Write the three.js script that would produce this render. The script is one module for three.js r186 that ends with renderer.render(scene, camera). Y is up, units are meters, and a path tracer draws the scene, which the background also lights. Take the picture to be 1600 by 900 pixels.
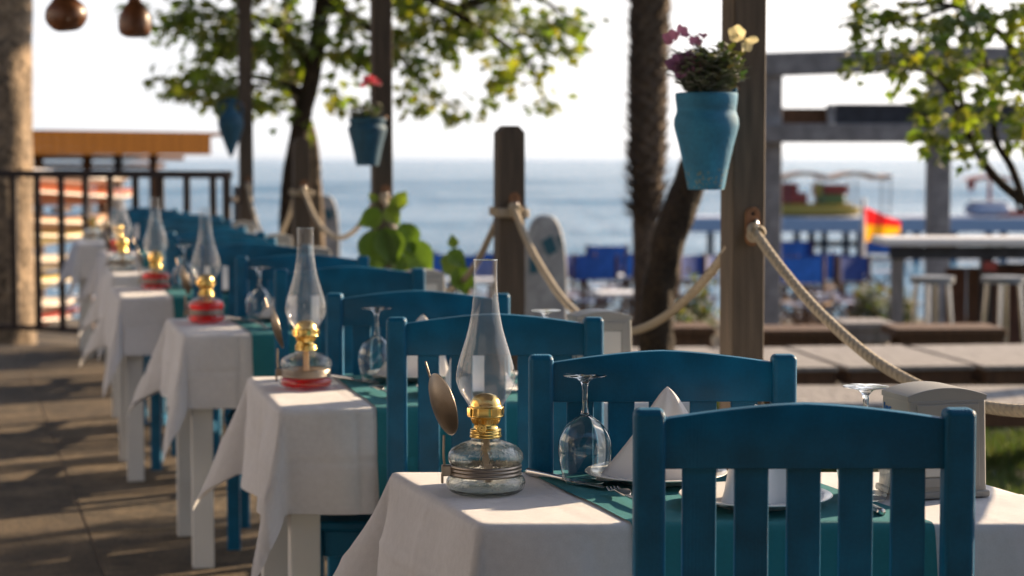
import * as THREE from 'three';
import { RoundedBoxGeometry } from 'three/addons/geometries/RoundedBoxGeometry.js';
import { mergeGeometries, toCreasedNormals } from 'three/addons/utils/BufferGeometryUtils.js';
import { ImprovedNoise } from 'three/addons/math/ImprovedNoise.js';
import { FontLoader } from 'three/addons/loaders/FontLoader.js';
import { TextGeometry } from 'three/addons/geometries/TextGeometry.js';

// ------------------------------------------------------------------ camera, sky, sun, exposure
const scene = new THREE.Scene();
const FOCAL = 3200, EYE = 1.29, PITCH = Math.atan(202 / FOCAL);
const camera = new THREE.PerspectiveCamera(2 * Math.atan(450 / FOCAL) * 180 / Math.PI, 16 / 9, 0.05, 9000);
camera.position.set(0, EYE, 0);
camera.rotation.x = -PITCH;
camera.focus = 3.32;
camera.userData.fStop = 4.7;
scene.add(camera);

const SUN_ELEV = 19 * Math.PI / 180, SUN_AZ = 36 * Math.PI / 180;      // azimuth: from straight right towards the sea
const sunDir = new THREE.Vector3(Math.cos(SUN_AZ) * Math.cos(SUN_ELEV), Math.sin(SUN_ELEV), -Math.sin(SUN_AZ) * Math.cos(SUN_ELEV));
const sun = new THREE.DirectionalLight(new THREE.Color().setRGB(1, 0.75, 0.49), 5.0);
sun.position.copy(sunDir).multiplyScalar(60).add(new THREE.Vector3(0, 0, -8));
sun.target.position.set(0, 0, -8);
sun.castShadow = true;
sun.shadow.mapSize.set(4096, 4096);
Object.assign(sun.shadow.camera, { left: -25, right: 25, top: 20, bottom: -20, near: 1, far: 160 });
sun.shadow.radius = 1.4;
scene.add(sun, sun.target);

{ // hazy evening sky: pale near the horizon, bluer overhead, warm and bright round the low sun
  const W = 512, H = 256, data = new Float32Array(W * H * 4);
  for (let j = 0; j < H; j++) for (let i = 0; i < W; i++) {
    const up = ((j + 0.5) / H - 0.5) * Math.PI, az = ((i + 0.5) / W - 0.5) * 2 * Math.PI;
    const x = Math.cos(az) * Math.cos(up), y = Math.sin(up), z = Math.sin(az) * Math.cos(up);
    const c = x * sunDir.x + y * sunDir.y + z * sunDir.z, ang = Math.acos(Math.max(-1, Math.min(1, c)));
    const h = Math.exp(-Math.max(up - 0.09, 0) / 0.17);
    const glow = Math.exp(-(ang * ang) / (2 * 0.62 * 0.62)), wide = 0.5 + 0.5 * Math.cos(ang);
    const k = 0.24 + 0.72 * wide * wide;
    const o = (j * W + i) * 4;
    const zen = [0.16, 0.31, 0.60], cool = 1 - wide, hor = [0.93 * (1 - 0.22 * cool), 0.92 * (1 - 0.04 * cool), 0.92 * (1 + 0.22 * cool)];
    const g = [1.4, 1.2, 0.95];
    for (let q = 0; q < 3; q++) data[o + q] = 0.655 * ((zen[q] * (1 - h) + hor[q] * h) * k + g[q] * glow * 0.55);
    data[o + 3] = 1;
  }
  const sky = new THREE.DataTexture(data, W, H, THREE.RGBAFormat, THREE.FloatType);
  sky.mapping = THREE.EquirectangularReflectionMapping;
  sky.magFilter = THREE.LinearFilter; sky.minFilter = THREE.LinearFilter; sky.needsUpdate = true;
  scene.background = sky; scene.environment = sky;
}
const EXPOSURE = 2.5;

// ------------------------------------------------------------------ helpers
let seed = 12345;
const rnd = () => { seed |= 0; seed = seed + 0x6D2B79F5 | 0; let t = Math.imul(seed ^ seed >>> 15, 1 | seed); t = t + Math.imul(t ^ t >>> 7, 61 | t) ^ t; return ((t ^ t >>> 14) >>> 0) / 4294967296; };
const rr = (a, b) => a + (b - a) * rnd();
const gauss = () => (rnd() + rnd() + rnd() + rnd() - 2) * 0.87;
const perlin = new ImprovedNoise(), nz = (x, y = 0, z = 0) => perlin.noise(x + 0.137, y + 7.31, z + 3.77);
const V = (x, y, d) => new THREE.Vector3(x, y, -d);                    // right, up, distance from the camera's wall
function at(px, py, d) {                                               // where a point seen at that place of the photo stands, d metres away
  const dx = (px - 800) / FOCAL, dy = -(py - 450) / FOCAL, c = Math.cos(PITCH), s = Math.sin(PITCH);
  const t = d / (dy * s + c);
  return new THREE.Vector3(dx * t, EYE + (dy * c - s) * t, -d);
}
const used = {};
function numbered(n) { if (used[n] === undefined) { used[n] = 0; return n; } return n + '_' + String(++used[n]).padStart(3, '0'); }
function tag(o, label, category, group) { o.userData.label = label; o.userData.category = category; if (group) o.userData.group = group; return o; }
function thing(name, label, category, pos, turn = 0, group) {
  const o = new THREE.Group(); o.name = numbered(name); if (pos) o.position.copy(pos); o.rotation.y = turn; scene.add(o);
  return tag(o, label, category, group);
}
function part(name, geo, mat, parent) { const m = new THREE.Mesh(geo, mat); m.name = name; parent.add(m); return m; }
function single(name, geo, mat, label, category, group) { const m = new THREE.Mesh(geo, mat); m.name = numbered(name); scene.add(m); return tag(m, label, category, group); }
function struct(name, geo, mat) { const m = new THREE.Mesh(geo, mat); m.name = numbered(name); m.userData.kind = 'structure'; scene.add(m); return m; }
function copy(src, label, pos, turn = 0, group) {
  const c = src.clone(); c.name = numbered(src.name.replace(/_\d+$/, '')); c.userData = { ...src.userData, label }; if (group) c.userData.group = group;
  c.position.copy(pos); c.rotation.y = turn; scene.add(c); return c;
}
function uvBox(g, s = 1) {                                             // uv in metres from the side a face looks to
  if (g.index) g = g.toNonIndexed();
  const p = g.attributes.position, n = g.attributes.normal, uv = new Float32Array(p.count * 2);
  for (let i = 0; i < p.count; i++) {
    const ax = Math.abs(n.getX(i)), ay = Math.abs(n.getY(i)), az = Math.abs(n.getZ(i));
    let u, v;
    if (ay >= ax && ay >= az) { u = p.getX(i); v = p.getZ(i); } else if (ax >= az) { u = p.getZ(i); v = p.getY(i); } else { u = p.getX(i); v = p.getY(i); }
    uv[2 * i] = u / s; uv[2 * i + 1] = v / s;
  }
  g.setAttribute('uv', new THREE.BufferAttribute(uv, 2));
  return g;
}
const box = (w, h, d, x = 0, y = 0, z = 0, r = 0.004) => uvBox(new RoundedBoxGeometry(w, h, d, 2, Math.min(r, w / 2.1, h / 2.1, d / 2.1)).translate(x, y, z));
const slabBox = (w, h, d, x = 0, y = 0, z = 0) => uvBox(new THREE.BoxGeometry(w, h, d).translate(x, y, z));
function barBetween(a, b, w, h, r = 0.003) {                           // a squared bar from a to b
  const len = a.distanceTo(b), g = box(w, h, len, 0, 0, 0, r), m = new THREE.Matrix4();
  const o = new THREE.Object3D(); o.position.copy(a).add(b).multiplyScalar(0.5); o.lookAt(b); o.updateMatrix(); m.copy(o.matrix);
  return g.applyMatrix4(m);
}
const lathe = (pts, seg = 40) => new THREE.LatheGeometry(pts.map(([r, y]) => new THREE.Vector2(r, y)), seg);
function smoothProfile(pts, n = 60) { return new THREE.SplineCurve(pts.map(([r, y]) => new THREE.Vector2(r, y))).getPoints(n).map((p) => [Math.max(p.x, 0), p.y]); }
const merge = (list) => mergeGeometries(list.map((g) => { const q = g.index ? g.toNonIndexed() : g; for (const k of Object.keys(q.attributes)) if (!['position', 'normal', 'uv'].includes(k)) q.deleteAttribute(k); return q; }));
function tube(pts, r, seg = 40, rad = 8) { return new THREE.TubeGeometry(new THREE.CatmullRomCurve3(pts), seg, r, rad, false); }
function taper(pts, radii, { rad = 12, steps = 40, rough = 0, freq = 6, caps = true } = {}) {
  const curve = new THREE.CatmullRomCurve3(pts), fr = curve.computeFrenetFrames(steps, false), pos = [], uv = [], idx = [], len = curve.getLength();
  for (let i = 0; i <= steps; i++) {
    const t = i / steps, c = curve.getPointAt(t), f = t * (radii.length - 1), k = Math.min(Math.floor(f), radii.length - 2), R = radii[k] + (radii[k + 1] - radii[k]) * (f - k);
    for (let j = 0; j <= rad; j++) {
      const a = (j % rad) / rad * Math.PI * 2, N = fr.normals[i], B = fr.binormals[i];
      const d = new THREE.Vector3().addScaledVector(N, Math.cos(a)).addScaledVector(B, Math.sin(a));
      const q = R * (1 + rough * (nz(Math.cos(a) * 2 + 9, Math.sin(a) * 2, t * len * freq) + 0.5 * nz(Math.cos(a) * 6, Math.sin(a) * 6, t * len * freq * 2.7)));
      pos.push(c.x + d.x * q, c.y + d.y * q, c.z + d.z * q); uv.push(j / rad * 2 * Math.PI * R, t * len);
    }
  }
  for (let i = 0; i < steps; i++) for (let j = 0; j < rad; j++) { const a = i * (rad + 1) + j, b = a + rad + 1; idx.push(a, a + 1, b, b, a + 1, b + 1); }
  if (caps) for (const i of [0, steps]) { const c = curve.getPointAt(i / steps), n = pos.length / 3; pos.push(c.x, c.y, c.z); uv.push(0, 0); for (let j = 0; j < rad; j++) { const a = i * (rad + 1) + j; if (i) idx.push(a, a + 1, n); else idx.push(a + 1, a, n); } }
  const g = new THREE.BufferGeometry(); g.setAttribute('position', new THREE.Float32BufferAttribute(pos, 3)); g.setAttribute('uv', new THREE.Float32BufferAttribute(uv, 2)); g.setIndex(idx); g.computeVertexNormals();
  return g;
}
function gridSheet(nu, nv, fn, uvScale = 1) {                          // fn(u,v) -> [Vector3, uvx, uvy]
  const pos = [], uv = [], idx = [];
  for (let j = 0; j <= nv; j++) for (let i = 0; i <= nu; i++) { const [p, a, b] = fn(i / nu, j / nv); pos.push(p.x, p.y, p.z); uv.push(a / uvScale, b / uvScale); }
  for (let j = 0; j < nv; j++) for (let i = 0; i < nu; i++) { const a = j * (nu + 1) + i, b = a + nu + 1; idx.push(a, a + 1, b, b, a + 1, b + 1); }
  const g = new THREE.BufferGeometry(); g.setAttribute('position', new THREE.Float32BufferAttribute(pos, 3)); g.setAttribute('uv', new THREE.Float32BufferAttribute(uv, 2)); g.setIndex(idx); g.computeVertexNormals();
  return g;
}
function tex(size, fn, { srgb = false, rx = 1, ry = 1 } = {}) {
  const d = new Uint8Array(size * size * 4);
  for (let j = 0; j < size; j++) for (let i = 0; i < size; i++) { const c = fn(i / size, j / size, i, j); for (let k = 0; k < 3; k++) d[(j * size + i) * 4 + k] = Math.max(0, Math.min(255, Math.round(255 * (c.length ? c[k] : c)))); d[(j * size + i) * 4 + 3] = 255; }
  const t = new THREE.DataTexture(d, size, size); t.wrapS = t.wrapT = THREE.RepeatWrapping; t.magFilter = THREE.LinearFilter; t.minFilter = THREE.LinearFilter; if (srgb) t.colorSpace = THREE.SRGBColorSpace; t.repeat.set(rx, ry); t.needsUpdate = true;
  return t;
}
const tileNoise = (u, v, f, s = 0) => {                                // repeats over 0..1
  const a = nz(u * f, v * f, s), b = nz((u - 1) * f, v * f, s), c = nz(u * f, (v - 1) * f, s), d = nz((u - 1) * f, (v - 1) * f, s);
  return (a * (1 - u) + b * u) * (1 - v) + (c * (1 - u) + d * u) * v;
};
const L = (r, g, b) => new THREE.Color().setRGB(r, g, b);
const std = (r, g, b, rough = 0.7, extra = {}) => new THREE.MeshStandardMaterial({ color: L(r, g, b), roughness: rough, ...extra });
const phys = (r, g, b, rough = 0.7, extra = {}) => new THREE.MeshPhysicalMaterial({ color: L(r, g, b), roughness: rough, side: THREE.DoubleSide, ...extra });

// ------------------------------------------------------------------ textures and materials
const speck = tex(512, (u, v, i, j) => { const n = rnd(), a = tileNoise(u, v, 9), b = tileNoise(u, v, 34, 5); const k = 0.60 + 0.26 * a + 0.22 * b + (n > 0.82 ? 0.42 : n < 0.28 ? -0.40 : 0) * rnd(); return [k, k * 0.965, k * 0.90]; }, { srgb: true });
const speckBump = tex(512, (u, v) => 0.5 + 0.25 * tileNoise(u, v, 60) + 0.4 * (rnd() - 0.5));
const weave = tex(256, (u, v, i, j) => 0.5 + 0.28 * Math.sin(i * Math.PI / 2) * (((j >> 1) & 1) ? 1 : -1) + 0.16 * (rnd() - 0.5) + 0.12 * tileNoise(u, v, 10));
const linenTone = tex(512, (u, v, i, j) => { const k = 0.955 + 0.05 * tileNoise(u, v, 5) + 0.03 * tileNoise(u, v, 40, 2) + 0.04 * (rnd() - 0.5); return [k, k, k]; }, { srgb: true });
const grainBump = tex(256, (u, v) => 0.5 + 0.35 * tileNoise(u, v * 0.999, 5) * Math.sin(u * 80 * Math.PI + 6 * tileNoise(u, v, 3)) + 0.1 * (rnd() - 0.5));
const woodTone = tex(512, (u, v) => { const k = 0.72 + 0.22 * Math.sin(u * 60 * Math.PI + 9 * tileNoise(u, v, 3)) * 0.6 + 0.2 * tileNoise(u, v, 12, 4) + 0.08 * (rnd() - 0.5); return [k, k * 0.95, k * 0.9]; }, { srgb: true });
const barkTone = tex(512, (u, v) => { const f = tileNoise(u, v, 22, 1), k = 0.62 + 0.45 * f + 0.35 * tileNoise(u, v, 6, 8) + 0.1 * (rnd() - 0.5); return [k, k * 0.93, k * 0.84]; }, { srgb: true });
const barkBump = tex(512, (u, v) => 0.5 + 0.5 * tileNoise(u, v, 16, 1) + 0.3 * tileNoise(u, v, 48, 2));
const blotch = tex(256, (u, v) => { const k = 0.82 + 0.2 * tileNoise(u, v, 4) + 0.15 * tileNoise(u, v, 17, 3) + 0.05 * (rnd() - 0.5); return [k, k, k]; }, { srgb: true });
const softBump = tex(256, (u, v) => 0.5 + 0.3 * tileNoise(u, v, 8) + 0.25 * tileNoise(u, v, 26, 4));
const rep = (t, x, y = x) => { const c = t.clone(); c.repeat.set(x, y); c.needsUpdate = true; return c; };

const M = {
  cloth: std(0.775, 0.78, 0.815, 0.92, { side: THREE.DoubleSide, map: rep(linenTone, 2), bumpMap: rep(weave, 12), bumpScale: 0.0011 }),
  runner: std(0.018, 0.205, 0.245, 0.85, { side: THREE.DoubleSide, map: rep(linenTone, 3), bumpMap: rep(weave, 14), bumpScale: 0.0008 }),
  napkin: std(0.82, 0.80, 0.80, 0.9, { side: THREE.DoubleSide, bumpMap: rep(weave, 10), bumpScale: 0.0004 }),
  tablePaint: std(0.68, 0.69, 0.69, 0.45, { bumpMap: rep(grainBump, 3, 1), bumpScale: 0.0006 }),
  chair: phys(0.001, 0.160, 0.335, 0.45, { specularIntensity: 0.6, side: THREE.FrontSide, map: rep(blotch, 1.3), bumpMap: rep(grainBump, 5, 0.8), bumpScale: 0.0012 }),
  brass: std(0.86, 0.60, 0.20, 0.22, { metalness: 1 }),
  steel: std(0.62, 0.60, 0.57, 0.22, { metalness: 1 }),
  tin: std(0.34, 0.29, 0.24, 0.34, { metalness: 1, bumpMap: rep(softBump, 3), bumpScale: 0.0004 }),
  dark: std(0.015, 0.014, 0.014, 0.4),
  pane: phys(1, 1, 1, 0.02, { transmission: 0.955, thickness: 0, ior: 1.5 }),
  chimney: phys(0.94, 0.95, 0.96, 0.03, { transmission: 0.945, thickness: 0, ior: 1.5 }),
  glass: phys(0.98, 1, 0.99, 0.0, { side: THREE.FrontSide, transmission: 1, thickness: 0.01, ior: 1.48 }),
  fontGlass: phys(0.98, 0.995, 0.97, 0.0, { transmission: 1, thickness: 0.01, ior: 1.45, attenuationColor: L(0.85, 0.90, 0.76), attenuationDistance: 0.05, bumpMap: rep(softBump, 8, 3), bumpScale: 0.0006 }),
  fontPane: phys(1, 1, 0.98, 0.02, { transmission: 1, thickness: 0, ior: 1.45, bumpMap: rep(softBump, 8, 3), bumpScale: 0.0012 }),
  oilRed: phys(0.80, 0.008, 0.005, 0.82, { specularIntensity: 0.15, transmission: 1, thickness: 0, ior: 1.4 }),
  wick: std(0.75, 0.55, 0.38, 0.95),
  porcelain: phys(0.80, 0.80, 0.79, 0.12, { side: THREE.FrontSide }),
  plasticGrey: std(0.31, 0.305, 0.29, 0.42),
  plasticPale: std(0.56, 0.55, 0.52, 0.5),
  inkBlue: std(0.02, 0.12, 0.38, 0.5),
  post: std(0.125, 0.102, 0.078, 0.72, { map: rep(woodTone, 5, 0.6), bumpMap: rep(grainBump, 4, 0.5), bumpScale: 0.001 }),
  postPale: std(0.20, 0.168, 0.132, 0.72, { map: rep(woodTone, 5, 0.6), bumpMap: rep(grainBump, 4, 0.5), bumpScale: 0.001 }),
  rust: std(0.34, 0.16, 0.075, 0.75, { map: rep(blotch, 20), bumpMap: rep(softBump, 30), bumpScale: 0.0006 }),
  rope: std(0.38, 0.325, 0.245, 0.9, { bumpMap: tex(64, (u, v) => 0.5 + 0.5 * Math.sin((u * 2 + v * 2) * Math.PI * 2)), bumpScale: 0.005 }),
  potPale: std(0.045, 0.27, 0.37, 0.75, {}),
  potDeep: std(0.010, 0.10, 0.19, 0.7, { map: rep(blotch, 3) }),
  bark: std(0.075, 0.058, 0.042, 0.95, { map: rep(barkTone, 2.2), bumpMap: rep(barkBump, 2.6), bumpScale: 0.02 }),
  barkPale: std(0.50, 0.43, 0.35, 0.9, { map: rep(barkTone, 1.2), bumpMap: rep(barkBump, 1.2), bumpScale: 0.02 }),
  palm: std(0.33, 0.285, 0.25, 0.95, { map: rep(barkTone, 3), bumpMap: rep(barkBump, 3), bumpScale: 0.03 }),
  leaf: phys(1, 1, 1, 0.97, { transmission: 0.62, thickness: 0, vertexColors: true }),
  railing: std(0.022, 0.011, 0.008, 0.6),
  gourd: phys(0.20, 0.075, 0.028, 0.4, { side: THREE.FrontSide, map: rep(blotch, 4), bumpMap: rep(softBump, 5), bumpScale: 0.001 }),
  cord: std(0.06, 0.05, 0.04, 0.9),
  woodWarm: phys(0.24, 0.108, 0.018, 0.9, { side: THREE.FrontSide, specularIntensity: 0.15, map: rep(woodTone, 2, 0.5), bumpMap: rep(grainBump, 3, 1), bumpScale: 0.002 }),
  woodBrown: std(0.19, 0.105, 0.06, 0.8, { map: rep(woodTone, 3, 0.6) }),
  woodGrey: std(0.50, 0.525, 0.57, 0.8, { map: rep(woodTone, 4, 0.5), bumpMap: rep(grainBump, 4, 1), bumpScale: 0.002 }),
  concrete: std(0.38, 0.385, 0.40, 0.8, { map: rep(blotch, 1.5) }),
  slate: std(0.055, 0.062, 0.08, 0.7, { map: rep(blotch, 2) }),
  canvas: phys(0.010, 0.062, 0.33, 0.96, { transmission: 0.35, thickness: 0, map: rep(blotch, 3) }),
  white: std(0.78, 0.77, 0.74, 0.45),
  barBrick: std(0.16, 0.075, 0.05, 0.85, { map: rep(blotch, 5) }),
  flagRed: phys(0.85, 0.02, 0.02, 0.96, { transmission: 0.45, thickness: 0 }),
  flagYellow: phys(0.9, 0.45, 0.01, 0.96, { transmission: 0.45, thickness: 0 }),
  yellow: std(0.46, 0.33, 0.06, 0.45), red: std(0.34, 0.055, 0.04, 0.5), paleBlue: std(0.42, 0.47, 0.58, 0.7), orange: std(0.40, 0.10, 0.03, 0.45), green: std(0.15, 0.20, 0.06, 0.5),
  pierPile: std(0.10, 0.095, 0.10, 0.9), tan: std(0.55, 0.33, 0.2, 0.7), kayakYellow: std(0.62, 0.50, 0.20, 0.4), kayakWhite: std(0.76, 0.68, 0.58, 0.4),
  board: std(0.46, 0.465, 0.465, 0.55, { map: rep(blotch, 2) }), boardPrint: std(0.01, 0.085, 0.12, 0.5), stem: std(0.10, 0.13, 0.035, 0.8), soil: std(0.035, 0.024, 0.016, 1),
  petalPink: phys(0.62, 0.24, 0.36, 0.96, { transmission: 0.45, thickness: 0 }), petalMauve: phys(0.30, 0.12, 0.26, 0.96, { transmission: 0.4, thickness: 0 }), petalCream: phys(0.75, 0.68, 0.40, 0.96, { transmission: 0.45, thickness: 0 }), petalRed: phys(0.55, 0.07, 0.10, 0.96, { transmission: 0.4, thickness: 0 }),
  cushion: std(0.36, 0.26, 0.17, 0.95, { bumpMap: rep(weave, 20), bumpScale: 0.001 }),
};

// ------------------------------------------------------------------ the setting
const ROW = 15.4 * Math.PI / 180, rowR = new THREE.Vector3(Math.cos(ROW), 0, -Math.sin(ROW)), rowU = new THREE.Vector3(-Math.sin(ROW), 0, -Math.cos(ROW));
const POST0 = V(0.585, 0, 5.2);
const rowAt = (a, b, y = 0) => POST0.clone().addScaledVector(rowR, a).addScaledVector(rowU, b).setY(y);
const levels = [[-60, 0], [10.5, 0], [14.5, -0.35], [18, -0.55], [20, -0.7], [28, -0.95], [34, -1.35], [40, -2.2], [60, -3.2], [6000, -4]];
function groundY(d) { for (let i = 1; i < levels.length; i++) if (d <= levels[i][0]) { const [a, p] = levels[i - 1], [b, q] = levels[i]; return p + (q - p) * (d - a) / (b - a); } return -4; }
{
  const ds = [-60, -20, -5, 0, 2, 4, 6, 8, 9, 10, 10.5, 11.5, 12.5, 13.5, 14.5, 16, 17, 18, 19, 20, 22, 24, 26, 28, 30, 32, 34, 36, 38, 40, 45, 50, 60, 200, 6000], xs = [-3000, -300, -60, -30, -20, -14, -10, -7, -5, -3, -1, 1, 3, 5, 7, 10, 14, 20, 30, 60, 300, 3000];
  const sand = std(0.30, 0.245, 0.18, 0.95, { map: rep(speck, 0.5), bumpMap: rep(speckBump, 0.5), bumpScale: 0.02 });
  const pos = [], uv = [], idx = [];
  for (const d of ds) for (const x of xs) { pos.push(x, groundY(d) - 0.01, -d); uv.push(x, d); }
  const n = xs.length;
  for (let j = 0; j < ds.length - 1; j++) for (let i = 0; i < n - 1; i++) { const a = j * n + i, b = a + n; idx.push(a, a + 1, b, b, a + 1, b + 1); }
  const g = new THREE.BufferGeometry(); g.setAttribute('position', new THREE.Float32BufferAttribute(pos, 3)); g.setAttribute('uv', new THREE.Float32BufferAttribute(uv, 2)); g.setIndex(idx); g.computeVertexNormals();
  struct('ground', g, sand);

  const waveTex = tex(1024, (u, v) => 0.5 + 0.42 * tileNoise(u, v, 14, 1) + 0.30 * tileNoise(u, v, 40, 2) + 0.16 * tileNoise(u, v, 110, 3));
  const water = phys(0.045, 0.185, 0.31, 0.12, { side: THREE.FrontSide, ior: 1.33, bumpMap: rep(waveTex, 1 / 18, 1 / 8), bumpScale: 0.5 });
  { // real waves, coarser with distance, out to the horizon
    const rows = 520, cols = 130, H = 2.99, pos = [], uv = [], idx = [], y0 = H / 30, y1 = H / 6800; let ph = 0, last = 30;
    for (let j = 0; j <= rows; j++) {
      const d = H / (y0 + (y1 - y0) * (j / rows)), step = d - last, lam = 1.1 + 6.5 * Math.max(step, 0.09), A = Math.min((0.045 + 0.055 * Math.min(1, Math.max(0, d - 35) / 110)) * lam / 6.283, 0.40); ph += 6.283 * step / lam; last = d;
      for (let i = 0; i <= cols; i++) {
        const e = (i / cols - 0.5) * 2, x = Math.sign(e) * (0.36 * d * Math.abs(e) + (40 + 0.6 * d) * Math.pow(Math.abs(e), 6)), w = lam * 3.4;
        const a = nz(x / w, ph * 0.21), b = nz(x / (w * 0.45) + 31, ph * 0.45), c = nz(x / (w * 4) + 7, ph * 0.05);
        const y = A * (0.75 + 0.9 * c) * (Math.sin(ph + 4.2 * a) + 0.55 * Math.sin(1.71 * ph + 3.4 * b + 1.3));
        pos.push(x, -1.7 + (j === rows ? 0 : y), -d); uv.push(x, d);
      }
    }
    for (let j = 0; j < rows; j++) for (let i = 0; i < cols; i++) { const a = j * (cols + 1) + i, b = a + cols + 1; idx.push(a, a + 1, b, b, a + 1, b + 1); }
    const g = new THREE.BufferGeometry(); g.setAttribute('position', new THREE.Float32BufferAttribute(pos, 3)); g.setAttribute('uv', new THREE.Float32BufferAttribute(uv, 2)); g.setIndex(idx); g.computeVertexNormals();
    struct('sea', g, water);
  }

  // paving: large aggregate slabs laid along the row of tables
  const bed = struct('paving', gridSheet(4, 4, (u, v) => { const p = rowAt(-7.4 + 7.7 * u, -6 + 15.6 * v, 0.0095); return [p, p.x, p.z]; }), std(0.15, 0.118, 0.084, 1));
  const tones = [[0.255, 0.20, 0.135], [0.238, 0.185, 0.127], [0.268, 0.208, 0.14], [0.245, 0.188, 0.126]].map(([a, b, c], k) => { const m = std(a, b, c, 0.86, { map: rep(speck, 0.55), bumpMap: rep(speckBump, 0.6), bumpScale: 0.008 }); m.map.offset.set(k * 0.31, k * 0.17); return m; });
  const S = 0.80, geos = tones.map((_, k) => { const g = box(S - 0.006, 0.03, S - 0.006, 0, 0, 0, 0.004); const uvA = g.attributes.uv; for (let i = 0; i < uvA.count; i++) uvA.setXY(i, uvA.getX(i) + k * 0.37, uvA.getY(i) + k * 0.53); return g; });
  for (let i = 0; i < 9; i++) for (let j = 0; j < 19; j++) {
    const c = rowAt(-7.1 + i * S + 0.4, -5.4 + j * S, 0);
    const d = -c.z; if (d < 2.2 || Math.abs(c.x) > 0.36 * d + 0.7) continue;
    const k = Math.floor(rnd() * 4), m = part('slab', geos[k], tones[k], bed);
    m.position.set(c.x, -0.002 + rr(-0.0012, 0.0012), c.z); m.rotation.set(rr(-0.0012, 0.0012), ROW + (rnd() < 0.5 ? 0 : Math.PI), rr(-0.0012, 0.0012));
  }
  // lawn beside the terrace
  const lawn = struct('lawn', gridSheet(20, 20, (u, v) => { const p = rowAt(0.36 + 9 * u, -5.5 + 13 * v, 0); p.y = groundY(-p.z) + 0.002; return [p, p.x, p.z]; }), std(0.035, 0.05, 0.014, 1, { map: rep(speck, 1), bumpMap: rep(speckBump, 1), bumpScale: 0.02 }));
  const blade = new THREE.BufferGeometry();
  blade.setAttribute('position', new THREE.Float32BufferAttribute([-0.003, 0, 0, 0.003, 0, 0, -0.002, 0.03, 0.006, 0.002, 0.03, 0.006, 0, 0.055, 0.02], 3));
  blade.setIndex([0, 1, 2, 2, 1, 3, 2, 3, 4]); blade.computeVertexNormals();
  const N = 150000, inst = new THREE.InstancedMesh(blade, phys(1, 1, 1, 0.95, { transmission: 0.4, thickness: 0 }), N), o = new THREE.Object3D(), col = new THREE.Color();
  let k = 0;
  while (k < N) {
    const p = rowAt(rr(0.38, 5.2), rr(-3.5, 7)); const d = -p.z; if (d < 2.5 || p.x > 0.28 * d + 0.4 && rnd() < 0.45) continue;
    if (nz(p.x * 1.3, p.z * 1.3) < -0.32) continue;
    o.position.set(p.x, groundY(d), p.z); o.rotation.set(rr(-0.3, 0.3), rr(0, 6.3), rr(-0.3, 0.3)); const s = rr(0.6, 1.25); o.scale.set(s, s, s); o.updateMatrix(); inst.setMatrixAt(k, o.matrix);
    const g2 = rr(0.6, 1.25); col.setRGB(0.10 * g2 * rr(0.7, 1.4), 0.155 * g2, 0.026 * g2); inst.setColorAt(k, col); k++;
  }
  inst.name = 'grass'; inst.userData.kind = 'stuff'; tag(inst, 'short green lawn grass beside the paved terrace', 'grass'); scene.add(inst);
  // weedy tufts beyond the railing
  const N2 = 5000, inst2 = new THREE.InstancedMesh(blade, inst.material, N2);
  for (let i = 0; i < N2; i++) { const c = Math.floor(rnd() * 14), cx = -3.9 + c * 0.2 + 0.1 * Math.sin(c * 7), p = V(cx + gauss() * 0.12, 0, 14.9 + Math.sin(c * 3.3) * 0.25 + gauss() * 0.14); p.y = groundY(-p.z); o.position.copy(p); o.rotation.set(rr(-0.5, 0.5), rr(0, 6.3), rr(-0.5, 0.5)); const s = rr(0.9, 2.2); o.scale.set(s, s, s); o.updateMatrix(); inst2.setMatrixAt(i, o.matrix); const g2 = rr(0.7, 1.4); col.setRGB(0.13 * g2, 0.15 * g2, 0.03 * g2); inst2.setColorAt(i, col); }
  inst2.name = 'weed_grass'; inst2.userData.kind = 'stuff'; tag(inst2, 'weedy grass tufts on the ground beyond the brown railing', 'grass'); scene.add(inst2);
}

// the restaurant that the photographer stands in: its wall, veranda floor edge and roof shade the nearest table from behind
{
  const b = thing('restaurant_building', 'restaurant with a deep veranda roof behind the photographer', 'building', V(0, 0, -1.6));
  const wall = std(0.24, 0.29, 0.36, 0.9, { map: rep(blotch, 0.7) }), roofM = std(0.12, 0.085, 0.055, 0.9, { map: rep(woodTone, 1, 0.4) });
  part('wall', slabBox(11, 2.68, 0.2, -0.5, 1.34, 0.12), wall, b);
  part('roof', slabBox(11, 0.12, 3.0, -0.5, 2.62, -1.48), roofM, b);
  part('fascia', box(11, 0.22, 0.05, -0.5, 2.57, -3.01), roofM, b);
  for (const x of [-5.6, 4.6]) part('side_wall', slabBox(0.15, 2.54, 1.6, x + 0.1, 1.27, -0.85), wall, b);
}

// unseen white wall, added beyond the walkway to bounce low sun back as fill
{
  const t = thing('added_bounce_wall', 'added white wall out of view that bounces sun onto the tables', 'building', rowAt(-5.4, 1.5, 0)), plaster = std(0.74, 0.76, 0.80, 0.9, { map: rep(blotch, 0.4) });
  const w = slabBox(0.25, 3.2, 11, 0, 1.6, 0); part('wall', w.rotateY(ROW), plaster, t);
  const c = box(0.36, 0.10, 11.1, 0, 3.25, 0); part('coping', c.rotateY(ROW), plaster, t);
}

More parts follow.
